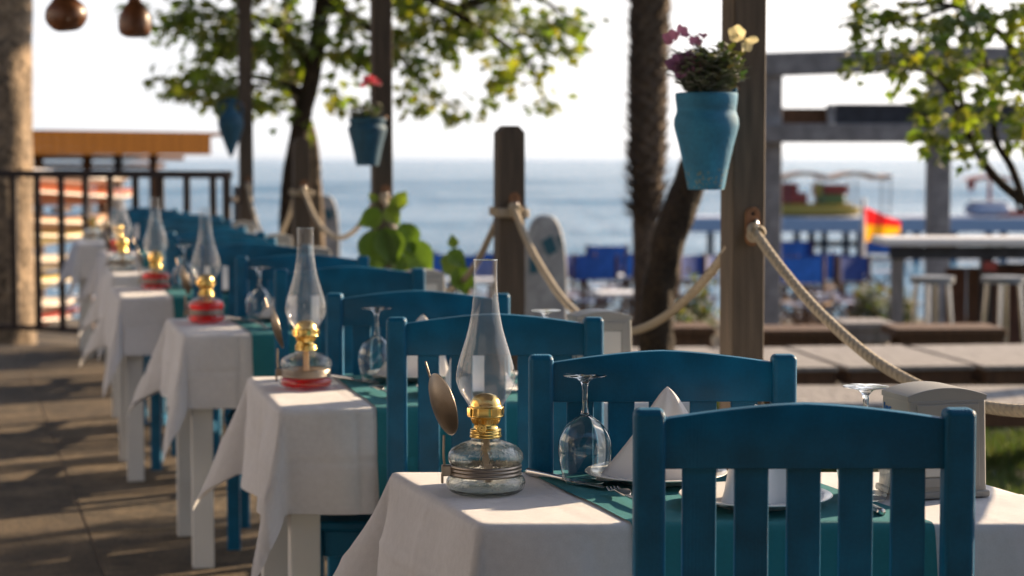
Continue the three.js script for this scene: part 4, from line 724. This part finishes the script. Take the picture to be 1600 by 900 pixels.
{
  const D = 19, g = groundY(D);
  const rack = thing('kayak_rack', 'timber rack stacked with kayaks behind the railing', 'rack', V(-4.6, g, D + 0.1));
  for (const x of [-0.9, 0.85]) { part('upright', box(0.09, 1.8, 0.09, x, 0.9, 0.35), M.woodBrown, rack); part('upright', box(0.09, 1.8, 0.09, x, 0.9, -0.35), M.woodBrown, rack); }
  const rows = [[288, 205, M.kayakWhite, 'cream kayak, topmost on the rack'], [312, 214, M.orange, 'orange kayak second from the top of the rack'], [352, 176, M.tan, 'tan kayak third from the top of the rack'], [372, 158, M.kayakYellow, 'dull yellow kayak in the middle of the rack'], [412, 150, M.kayakWhite, 'cream kayak below the yellow one on the rack'], [440, 132, M.kayakYellow, 'yellow kayak third from the ground on the rack'], [478, 128, M.kayakWhite, 'cream kayak second from the ground on the rack'], [498, 122, M.red, 'red kayak, lowest on the rack']];
  for (const [y, xe, m, label] of rows) {
    const tip = at(xe, y, D - 0.2), L0 = 2.9, k = thing('kayak', label, 'kayak', tip, 1.05, 'kayaks stacked on the rack'); k.rotation.z = -0.06;
    const hull = gridSheet(28, 40, (u, v) => { const a = u * 2 * Math.PI, s = Math.pow(Math.sin(Math.PI * Math.min(0.5, v * 0.9 + 0.0)), 0.55), hh = 0.105 * s, ww = 0.30 * s, x = -L0 * v, rock = 0.10 * Math.pow(1 - Math.min(1, v * 3), 2); return [new THREE.Vector3(x, Math.sin(a) * hh * (Math.sin(a) > 0 ? 0.75 : 1) + rock, Math.cos(a) * ww), u, v * 3]; });
    part('hull', hull, m, k);
    part('rub_strip', tube([new THREE.Vector3(0.0, 0.09, 0), new THREE.Vector3(-0.3, 0.02, 0.155), new THREE.Vector3(-0.9, 0, 0.262), new THREE.Vector3(-2, 0, 0.304)], 0.012, 24, 6), m === M.kayakWhite ? M.woodBrown : M.kayakWhite, k);
    part('rack_arm', barBetween(new THREE.Vector3(-0.7, -0.09, 0.3), new THREE.Vector3(-0.7, -0.09, -0.4), 0.04, 0.05), M.woodBrown, rack).position.copy(tip.clone().sub(rack.position));
  }
  const D2 = 24, t = thing('beach_shelter', 'wooden beach shelter with a deep orange brown fascia roof', 'shelter', at(190, 268, D2).setY(groundY(D2)));
  const lo = (x, y, d) => at(x, y, d).sub(t.position), k = D2 / FOCAL;
  for (let i = 0; i < 3; i++) part('fascia_board', barBetween(lo(30, 211 + i * 12.4, D2 - 1.2), lo(328, 214.5 + i * 10.9, D2 + 1.5), 0.035, 11.6 * k, 0.004), M.woodWarm, t);
  part('roof', barBetween(lo(0, 207, D2 + 0.2), lo(300, 211, D2 + 2.6), 1.6, 0.05), M.woodWarm, t);
  for (const [y, xe] of [[246, 285], [258, 255], [268, 240]]) part('rear_beam', barBetween(lo(30, y, D2 + 0.6), lo(xe, y + 1, D2 + 2.8), 0.06, 8.5 * k), M.woodWarm, t);
  for (const x of [60, 136, 185, 240]) { const a = lo(x, 240, D2 + 1.6); part('upright', barBetween(a.clone().setY(0), a, 0.10, 0.10), x === 185 ? M.slate : M.woodBrown, t); }
}
// boards standing behind the bollards
for (const [x, y, w, D, label] of [[850, 340, 62, 13.6, 'white rounded board with a dark teal print standing behind the near bollard'], [508, 308, 38, 19, 'white board with a dark print standing behind the far bollard']]) {
  const top = at(x, y, D), g = groundY(D), h = top.y - g, hw = w * D / FOCAL / 2, t = thing('paddle_board', label, 'board', top.clone().setY(g), 0.25, 'boards standing upright');
  const sh = new THREE.Shape(); sh.moveTo(-hw * 0.9, 0); sh.lineTo(hw * 1.02, 0); for (let i = 0; i <= 20; i++) { const s = i / 20, q = Math.cos(s * Math.PI / 2); sh.lineTo(hw * Math.pow(q, 0.7), h - 0.45 + 0.45 * Math.sin(s * Math.PI / 2)); } for (let i = 20; i >= 0; i--) { const s = i / 20, q = Math.cos(s * Math.PI / 2); sh.lineTo(-hw * Math.pow(q, 0.7), h - 0.45 + 0.45 * Math.sin(s * Math.PI / 2)); }
  part('deck', toCreasedNormals(new THREE.ExtrudeGeometry(sh, { depth: 0.03, bevelEnabled: true, bevelThickness: 0.02, bevelSize: 0.02, bevelSegments: 4 }), 0.7), M.board, t);
  const pr = (pts) => { const s = new THREE.Shape(); pts.forEach(([a, b], i) => i ? s.lineTo(a * hw, h - b * hw) : s.moveTo(a * hw, h - b * hw)); return new THREE.ExtrudeGeometry(s, { depth: 0.003, bevelEnabled: false }).translate(0, 0, 0.0505); };
  part('print', pr([[-0.25, 1.2], [0.30, 0.85], [0.62, 1.65], [0.1, 1.95]]), M.boardPrint, t);
  part('print', pr([[-0.85, 2.05], [-0.45, 2.0], [-0.4, 2.75], [-0.85, 2.8]]), M.boardPrint, t);
  part('print', pr([[0.55, 0.95], [0.75, 0.9], [0.88, 1.5], [0.72, 1.5]]), M.boardPrint, t);
}

// ------------------------------------------------------------------ lounging platforms and benches on the lawn
function platform(label, pxl, pxr, y, dep, turn, h = 0.30) {
  const D = (EYE - h - groundY(9)) * FOCAL / (y - 248), g = groundY(D), a = at(pxl, y, D), b = at(pxr, y, D), w = b.x - a.x;
  const t = thing('lounge_platform', label, 'sunbed', new THREE.Vector3((a.x + b.x) / 2, g, -D), turn, 'low timber sunbeds on the lawn');
  const H = h - g * 0;
  const nb = 6; for (let i = 0; i < nb; i++) part('plank', box(w, 0.022, dep / nb - 0.006, 0, H - 0.011, -dep * (i + 0.5) / nb, 0.003), M.woodGrey, t);
  part('frame', merge([box(w - 0.03, 0.07, 0.03, 0, H - 0.058, -0.03), box(w - 0.03, 0.07, 0.03, 0, H - 0.058, -dep + 0.03), box(0.03, 0.07, dep - 0.1, -w / 2 + 0.03, H - 0.058, -dep / 2), box(0.03, 0.07, dep - 0.1, w / 2 - 0.03, H - 0.058, -dep / 2)]), M.woodBrown, t);
  for (const [sx, z] of [[-1, -0.08], [1, -0.08], [-1, -dep + 0.08], [1, -dep + 0.08]]) part('leg', box(0.07, H - 0.094, 0.07, sx * (w / 2 - 0.08), (H - 0.094) / 2, z), M.woodBrown, t);
}
platform('long grey timber sunbed nearest the tables, behind the dispenser', 1236, 1790, 634, 0.72, 0.0);
platform('grey timber sunbed half hidden by the leaning trunk', 1030, 1178, 574, 1.05, 0.12);
platform('grey timber sunbed just beside the flower pot post', 1186, 1312, 575, 1.05, 0.12);
platform('grey timber sunbed behind the sagging rope', 1322, 1528, 573, 1.1, 0.14);
platform('grey timber sunbed at the edge under the tree boughs', 1534, 1760, 571, 1.1, 0.14);
function bench(label, x0, x1, y, D, mat) {
  const g = groundY(D), a = at(x0, y, D), b = at(x1, y, D), t = thing('timber_bench', label, 'bench', new THREE.Vector3((a.x + b.x) / 2, g, -D), 0.05, 'low timber benches'), w = b.x - a.x, h = a.y - g;
  for (let i = 0; i < 3; i++) part('plank', box(w, 0.05, 0.13, 0, h - 0.025, -0.07 - i * 0.14, 0.006), mat, t);
  part('apron', box(w - 0.04, 0.07, 0.03, 0, h - 0.087, -0.03), mat, t);
  for (const s of [-1, 1]) for (const z of [-0.06, -0.36]) part('leg', box(0.09, h - 0.052, 0.06, s * (w / 2 - 0.1), (h - 0.052) / 2, z), mat, t);
}
bench('brown timber bench between the leaning trunk and the post', 1040, 1118, 512, 12.2, M.woodBrown);
bench('brown timber bench seen behind the sagging rope', 1192, 1325, 516, 12.3, M.woodBrown);
bench('pale timber bench below the flag', 1318, 1400, 505, 12.8, M.woodGrey);
bench('long brown timber bench in front of the bar stools', 1400, 1575, 514, 12.0, M.woodBrown);

// ------------------------------------------------------------------ grey frame, bar, stools
{
  const D = 20, g = groundY(D), t = thing('grey_pergola', 'grey concrete pergola frame with stacked beams', 'pergola', at(1468, 300, D).setY(g)), k = D / FOCAL;
  const lo = (x, y, d = D) => at(x, y, d).sub(t.position);
  for (const [x, top, d] of [[1204, 115, D], [1468, 110, D], [1745, 110, D], [1720, 110, D + 3]]) { const a = lo(x, top, d); part('column', barBetween(a.clone().setY(groundY(d) - g - 0.05), a, 34 * k, 30 * k, 0.01), M.concrete, t); }
  part('beam', barBetween(lo(1180, 208, D - 0.16), lo(1790, 208, D - 0.16), 0.10, 29 * k, 0.01), M.concrete, t);
  part('beam', barBetween(lo(1170, 102, D - 0.02), lo(1470, 92, D - 0.02), 0.24, 36 * k, 0.01), M.concrete, t);
  part('beam', barBetween(lo(1472, 92, D - 0.02), lo(1790, 100, D - 0.02), 0.23, 39 * k, 0.01), M.concrete, t);
  part('upper_board', barBetween(lo(1190, 182, D + 0.1), lo(1294, 182, D + 0.1), 0.06, 26 * k, 0.004), M.woodBrown, t);
  part('upper_board', barBetween(lo(1305, 178, D + 0.05), lo(1450, 178, D + 0.05), 0.10, 31 * k, 0.004), M.slate, t);
  part('upper_board', barBetween(lo(1488, 178, D + 0.05), lo(1700, 178, D + 0.05), 0.10, 31 * k, 0.004), M.slate, t);
  part('bracket', barBetween(lo(1297, 163, D), lo(1299, 193, D), 0.07, 0.07), M.concrete, t);
}
{
  const D = 15.4, g = groundY(D), a = at(1372, 372, D), b = at(1850, 378, D), t = thing('beach_bar', 'dark beach bar with a cream counter top', 'bar', new THREE.Vector3(a.x, g, -D)), h = a.y - g, w = b.x - a.x;
  part('counter_top', box(w, 0.055, 0.62, w / 2, h - 0.02, 0, 0.01), M.white, t);
  part('front_panel', slabBox(w - 0.9, h - 0.20, 0.06, w / 2 + 0.40, (h - 0.20) / 2, -0.18), M.slate, t);
  for (let i = 0; i < 9; i++) part('cladding_board', box(0.155, h - 0.25, 0.02, 0.62 + i * 0.16, (h - 0.25) / 2 + 0.02, -0.138, 0.004), i % 3 === 1 ? M.woodBrown : M.barBrick, t);
  part('shelf_rail', box(w - 0.1, 0.09, 0.05, w / 2, h - 0.10, 0.2), M.slate, t);
  for (const x of [0.12, 0.78, 1.7]) part('support', box(0.085, h - 0.06, 0.085, x, (h - 0.06) / 2, 0.15), x === 0.12 ? M.woodGrey : M.dark, t);
  part('sign', box(0.10, 0.07, 0.02, 0.79, h - 0.20, 0.235), M.red, t);
  for (const [x, label] of [[1457, 'steel bar stool standing before the pergola column'], [1568, 'steel bar stool at the right end of the bar']]) {
    const Ds = 14.2, gs = groundY(Ds), p = at(x, 432, Ds), s = thing('bar_stool', label, 'stool', p.clone().setY(gs), 0.2, 'bar stools'), H = p.y - gs;
    part('seat', new THREE.CylinderGeometry(0.155, 0.15, 0.045, 30).translate(0, H - 0.022, 0), std(0.24, 0.26, 0.28, 0.45), s);
    for (let i = 0; i < 4; i++) { const q = i * Math.PI / 2 + 0.6; part('leg', taper([new THREE.Vector3(Math.cos(q) * 0.11, H - 0.045, Math.sin(q) * 0.11), new THREE.Vector3(Math.cos(q) * 0.17, 0, Math.sin(q) * 0.17)], [0.016, 0.016], { rad: 8, steps: 2 }), M.steel, s); }
    part('foot_ring', new THREE.TorusGeometry(0.15, 0.010, 8, 30).rotateX(Math.PI / 2).translate(0, 0.28, 0), M.steel, s);
  }
}
// ------------------------------------------------------------------ director chairs and tables on the beach terrace
{
  function makeDirector(label) {
    const t = thing('director_chair', label, 'chair', V(0, 0, 0), 0, 'blue canvas director chairs');
    const sag = (w, h, d) => gridSheet(8, 4, (u, v) => [new THREE.Vector3((u - 0.5) * w, (v - 0.5) * h, -d * (1 - (2 * u - 1) ** 2)), u * w, v * h]);
    part('back_canvas', sag(0.54, 0.28, 0.03).translate(0, 0.82, 0), M.canvas, t);
    part('seat_canvas', sag(0.52, 0.42, 0.03).rotateX(-Math.PI / 2).translate(0, 0.45, -0.22), M.canvas, t);
    for (const s of [-1, 1]) {
      part('upright', box(0.03, 0.40, 0.03, s * 0.27, 0.78, 0), M.woodBrown, t); part('armrest', box(0.05, 0.022, 0.46, s * 0.27, 0.63, -0.2), M.woodBrown, t);
      part('seat_bar', box(0.03, 0.035, 0.45, s * 0.26, 0.44, -0.22), M.woodBrown, t); part('arm_post', box(0.03, 0.19, 0.03, s * 0.27, 0.535, -0.38), M.woodBrown, t);
      for (const z of [-0.02, -0.40]) part('leg', barBetween(new THREE.Vector3(s * 0.26, 0.43, z), new THREE.Vector3(-s * 0.26, 0.02, z + s * 0.012), 0.032, 0.022), M.woodBrown, t);
      part('runner', box(0.035, 0.03, 0.48, s * 0.26, 0.015, -0.21), M.woodBrown, t);
    }
    return t;
  }
  let d0;
  const spots = [
    [949, 27.0, 0.1, 'blue director chair at the pale beach table left of the palm'], [905, 26.0, 0.7, 'blue director chair behind the white rounded board'], [1000, 25.2, -0.9, 'blue director chair at the palm foot'], [925, 29.5, 2.8, 'blue director chair across the pale beach table'],
    [1082, 25.5, 0.9, 'blue director chair between the leaning trunk and the post'], [1112, 25.0, 1.2, 'blue director chair half hidden by the flower pot post'],
    [1238, 26.4, 0.0, 'blue director chair with the highest back beside the rope'], [1272, 24.6, 0.15, 'blue director chair in the middle of the blue cluster'], [1318, 25.4, 0.5, 'blue director chair at the flag side of the cluster'], [1302, 28.0, 1.4, 'blue director chair turned sideways in the cluster'], [1214, 24.8, -0.5, 'blue director chair right behind the flower pot post'], [1382, 29.0, 0.0, 'blue director chair standing alone beyond the flag'],
    [1196, 23.4, 0.3, 'blue director chair low behind the flower pot post'], [1252, 23.2, -0.4, 'blue director chair in front of the blue cluster'], [1336, 24.0, 0.7, 'blue director chair at the end of the cluster beside the flag'], [1290, 26.8, 0.1, 'blue director chair at the back of the cluster'], [930, 24.5, 0.2, 'blue director chair in front of the pale beach table'], [972, 28.5, -0.3, 'blue director chair beyond the pale beach table'],
    [775, 27.5, 0.4, 'blue director chair beside the short bollard'], [690, 26.5, -0.3, 'blue director chair seen over the vine'], [740, 25.5, 0.2, 'blue director chair between vine and bollard'], [655, 28.0, 0.6, 'blue director chair behind the vine leaves'],
  ];
  for (const [x, D, a, label] of spots) { const p = at(x, 300, D).setY(groundY(D) + (x === 1238 ? 0.16 : x === 1382 ? 0.28 : x === 949 ? 0.10 : 0)); if (!d0) { d0 = makeDirector(label); d0.position.copy(p); d0.rotation.y = a; } else copy(d0, label, p, a); }
  // a timber deck under the chairs that stand higher
  for (const [x, D, y, w, label] of [[949, 27, 0.10, 1.5, 'low timber deck under the beach table'], [1238, 26.4, 0.16, 0.9, 'low timber deck under the highest blue chair'], [1382, 29, 0.28, 1.0, 'low timber deck under the lone blue chair']]) { const p = at(x, 300, D).setY(groundY(D)), t = thing('timber_deck', label, 'deck', p); for (let i = 0; i < 6; i++) part('plank', box(w, 0.03, 0.15, 0, y - 0.016, -0.55 + i * 0.155), M.woodGrey, t); for (const sx of [-1, 1]) part('joist', box(0.05, y + 0.05, 0.9, sx * (w / 2 - 0.1), (y - 0.032) / 2 - 0.04, -0.16), M.woodBrown, t); }
  for (const [x, y, D, w, label] of [[945, 430, 25.6, 0.66, 'pale square table among the blue chairs left of the palm'], [1218, 437, 23.6, 0.62, 'pale table behind the flower pot post'], [738, 436, 24.6, 0.6, 'pale table beside the short bollard'], [968, 456, 23.5, 0.55, 'low pale table in front of the palm']]) {
    const p = at(x, y, D), g = groundY(D), t = thing('beach_table', label, 'table', p.clone().setY(g), 0.1, 'pale tables on the beach terrace'), h = p.y - g;
    part('tabletop', box(w, 0.045, 0.6, 0, h - 0.02, 0, 0.006), M.white, t); for (const sx of [-1, 1]) for (const sz of [-1, 1]) part('leg', box(0.05, h - 0.043, 0.05, sx * (w / 2 - 0.06), (h - 0.043) / 2, sz * 0.24), M.woodBrown, t);
  }
  // flag
  const D = 27, pole = at(1347, 500, D).setY(groundY(D)), t = thing('beach_flag', 'red and yellow beach flag on a white pole', 'flag', pole), top = at(1347, 310, D).y - pole.y, k = D / FOCAL;
  part('pole', taper([new THREE.Vector3(0, 0, 0), new THREE.Vector3(0, top, 0)], [0.035, 0.030], { rad: 12, steps: 2 }), M.white, t);
  const fl = (v0, v1) => gridSheet(20, 8, (u, v) => { const q = v0 + (v1 - v0) * v, x = u * 54 * k, y = (324 + u * 22 + q * (54 - u * 36)); return [new THREE.Vector3(x + 0.03, at(1347, y, D).y - pole.y, 0.05 * Math.sin(u * 7 + q)), u, q]; });
  part('red_half', fl(0, 0.5), M.flagRed, t); part('yellow_half', fl(0.5, 1), M.flagYellow, t);
}
// ------------------------------------------------------------------ shrubs
for (const [x, y, D, r, n, label] of [[1092, 452, 16, 0.12, 50, 'yellow green shrub beside the leaning trunk'], [1362, 470, 22, 0.22, 80, 'green shrub at the foot of the flag pole'], [1404, 480, 21, 0.18, 60, 'green shrub beside the bar'], [1068, 500, 14, 0.10, 40, 'small weed shrub behind the bench']]) {
  const c = at(x, y, D), b = c.clone().setY(groundY(D)), t = thing('shrub', label, 'shrub', b, 0, 'shrubs'), list = [], stems = [], H = c.y - b.y + r;
  for (let i = 0; i < n; i++) { const a = rr(0, 6.28), q = Math.sqrt(rnd()) * r, tip = new THREE.Vector3(Math.cos(a) * q, H * rr(0.55, 1), Math.sin(a) * q); if (i % 4 === 0) stems.push(taper([new THREE.Vector3(tip.x * 0.2, 0, tip.z * 0.2), tip], [0.008, 0.003], { rad: 5, steps: 3 })); for (let k = 0; k < 7; k++) list.push({ p: tip.clone().multiplyScalar(rr(0.6, 1)).add(rv().multiplyScalar(0.06)), dir: rv(), up: new THREE.Vector3(0.1, 1, 0.1), size: rr(0.05, 0.1), col: [0.11 * rr(0.6, 1.4), 0.13 * rr(0.7, 1.3), 0.02] }); }
  part('foliage', leafCloud(list, false), M.leaf, t); part('stems', merge(stems), M.stem, t);
}
// ------------------------------------------------------------------ pier, pedal boats
{
  const D = 62, k = D / FOCAL, t = thing('pier', 'long pale blue pier on dark piles in the sea', 'pier', at(1350, 380, D).setY(-1.7));
  const lo = (x, y, d = D) => at(x, y, d).sub(t.position);
  part('deck', barBetween(lo(1060, 349), lo(1900, 349), 3.2, 22 * k, 0.02), M.paleBlue, t);
  for (const x of [1110, 1150, 1190, 1216, 1245, 1268, 1288, 1322, 1343, 1410, 1432, 1490, 1545, 1568, 1620]) for (const dz of [0]) { const a = lo(x, 358, D - 1.2); part('pile', barBetween(a.clone().setY(-1), a, 9.5 * k, 0.2), M.pierPile, t); }
  part('waling', barBetween(lo(1200, 381, D + 1.1), lo(1420, 381, D + 1.1), 0.2, 9 * k), M.pierPile, t);
  const deckY = at(1300, 338, D).y;
  const boat = (name, x0, x1, hullMat, hullTop, label, extra, grp) => {
    const Db = D, a = at(x0, hullTop, Db), b = at(x1, hullTop, Db), w = b.x - a.x, p = new THREE.Vector3((a.x + b.x) / 2, deckY, -Db), o = thing(name, label, 'pedal boat', p, 0, grp), H = a.y - deckY;
    for (const z of [-0.5, 0.5]) part('hull', gridSheet(16, 24, (u, v) => { const q = u * 2 * Math.PI, s = Math.pow(Math.max(0, 1 - Math.pow(Math.abs(v * 2 - 1), 5)), 0.5); return [new THREE.Vector3((v - 0.5) * w, H * 0.5 + Math.sin(q) * H * 0.5 * s + 0.005, z + Math.cos(q) * 0.26 * s), u, v]; }), hullMat, o);
    part('seat_deck', box(w * 0.8, 0.05, 1.0, 0, H + 0.02, 0), hullMat, o);
    const lx = (x) => (x - (x0 + x1) / 2) * k, ly = (y) => at(1300, y, Db).y - deckY;
    extra(o, lx, ly);
  };
  boat('pedal_boat', 1204, 1344, M.yellow, 320, 'yellow pedal boat with red seats under a tan sunshade on the pier', (o, lx, ly) => {
    part('seat', box(48 * k, ly(300) - ly(318), 0.9, lx(1236), (ly(300) + ly(319)) / 2, 0, 0.1), M.red, o);
    part('seat_back', box(30 * k, ly(286) - ly(302), 0.8, lx(1230), (ly(286) + ly(302)) / 2, 0, 0.08), M.red, o);
    part('seat', box(44 * k, ly(303) - ly(319), 0.9, lx(1296), (ly(303) + ly(319)) / 2, 0, 0.1), M.green, o);
    part('seat_back', box(38 * k, ly(288) - ly(303), 0.8, lx(1303), (ly(288) + ly(303)) / 2, 0, 0.08), M.red, o);
    part('headrest', box(14 * k, ly(286) - ly(306), 0.8, lx(1277), (ly(286) + ly(306)) / 2, 0, 0.08), M.yellow, o);
    part('sunshade', gridSheet(20, 6, (u, v) => [new THREE.Vector3(lx(1218 + 165 * u), ly(276 - 7 * Math.abs(Math.sin(u * Math.PI * 2.2)) * (1 - 0.2 * v)), (v - 0.5) * 1.5), u, v]), std(0.45, 0.27, 0.18, 0.8, { side: THREE.DoubleSide }), o);
    for (const z of [-0.75, 0.75]) part('valance', gridSheet(40, 2, (u, v) => [new THREE.Vector3(lx(1216 + 170 * u), ly(276 - 8 * Math.abs(Math.sin(u * Math.PI * 2.2)) + 6 * v), z + 0.01 * Math.sin(u * 60)), u, v]), std(0.50, 0.30, 0.18, 0.8, { side: THREE.DoubleSide }), o);
    for (const x of [1226, 1280, 1332, 1384]) for (const z of [-0.7, 0.7]) part('shade_pole', taper([new THREE.Vector3(lx(x), ly(x === 1384 ? 336 : 320), z), new THREE.Vector3(lx(x), ly(277), z)], [0.022, 0.022], { rad: 6, steps: 2 }), M.pierPile, o);
  }, 'pedal boats on the pier');
  boat('pedal_boat', 1512, 1574, M.paleBlue, 317, 'lilac blue pedal boat with a red sunshade on the pier', (o, lx, ly) => {
    part('mast', box(0.10, ly(274) - ly(318), 0.1, lx(1546), (ly(274) + ly(318)) / 2, 0, 0.02), M.red, o);
    part('sunshade', gridSheet(16, 6, (u, v) => [new THREE.Vector3(lx(1505 + 78 * u), ly(281 - 7 * Math.sin(u * Math.PI)), (v - 0.5) * 1.3), u, v]), std(0.34, 0.10, 0.08, 0.8, { side: THREE.DoubleSide }), o);
    part('valance', gridSheet(20, 2, (u, v) => [new THREE.Vector3(lx(1505 + 78 * u), ly(281 - 7 * Math.sin(u * Math.PI) + 5 * v), 0.65), u, v]), std(0.34, 0.10, 0.08, 0.8, { side: THREE.DoubleSide }), o);
    part('hanging_float', new THREE.SphereGeometry(0.13, 14, 10).scale(1, 1.4, 1).translate(lx(1511), ly(288), 0.5), M.red, o);
  }, 'pedal boats on the pier');
  for (const [x, label] of [[1568, 'short red float lying on the pier'], [1592, 'longer red float at the edge of the pier']]) { const w = (x > 1580 ? 26 : 16) * k, p = at(x, 335, D - 0.6); const m = single('rescue_float', new THREE.CapsuleGeometry(0.10, w, 6, 12).rotateZ(Math.PI / 2), M.red, label, 'float', 'red floats on the pier'); m.position.set(p.x, deckY + 0.10, p.z); }
}

// ------------------------------------------------------------------ draw
scene.traverse((o) => { if (o.isMesh) { o.castShadow = true; o.receiveShadow = true; } });
const renderer = new THREE.WebGLRenderer({ antialias: true });
renderer.toneMapping = THREE.LinearToneMapping;
renderer.toneMappingExposure = EXPOSURE;
renderer.shadowMap.enabled = true;
renderer.shadowMap.type = THREE.PCFSoftShadowMap;
renderer.setSize(1024, 576);
renderer.render(scene, camera);
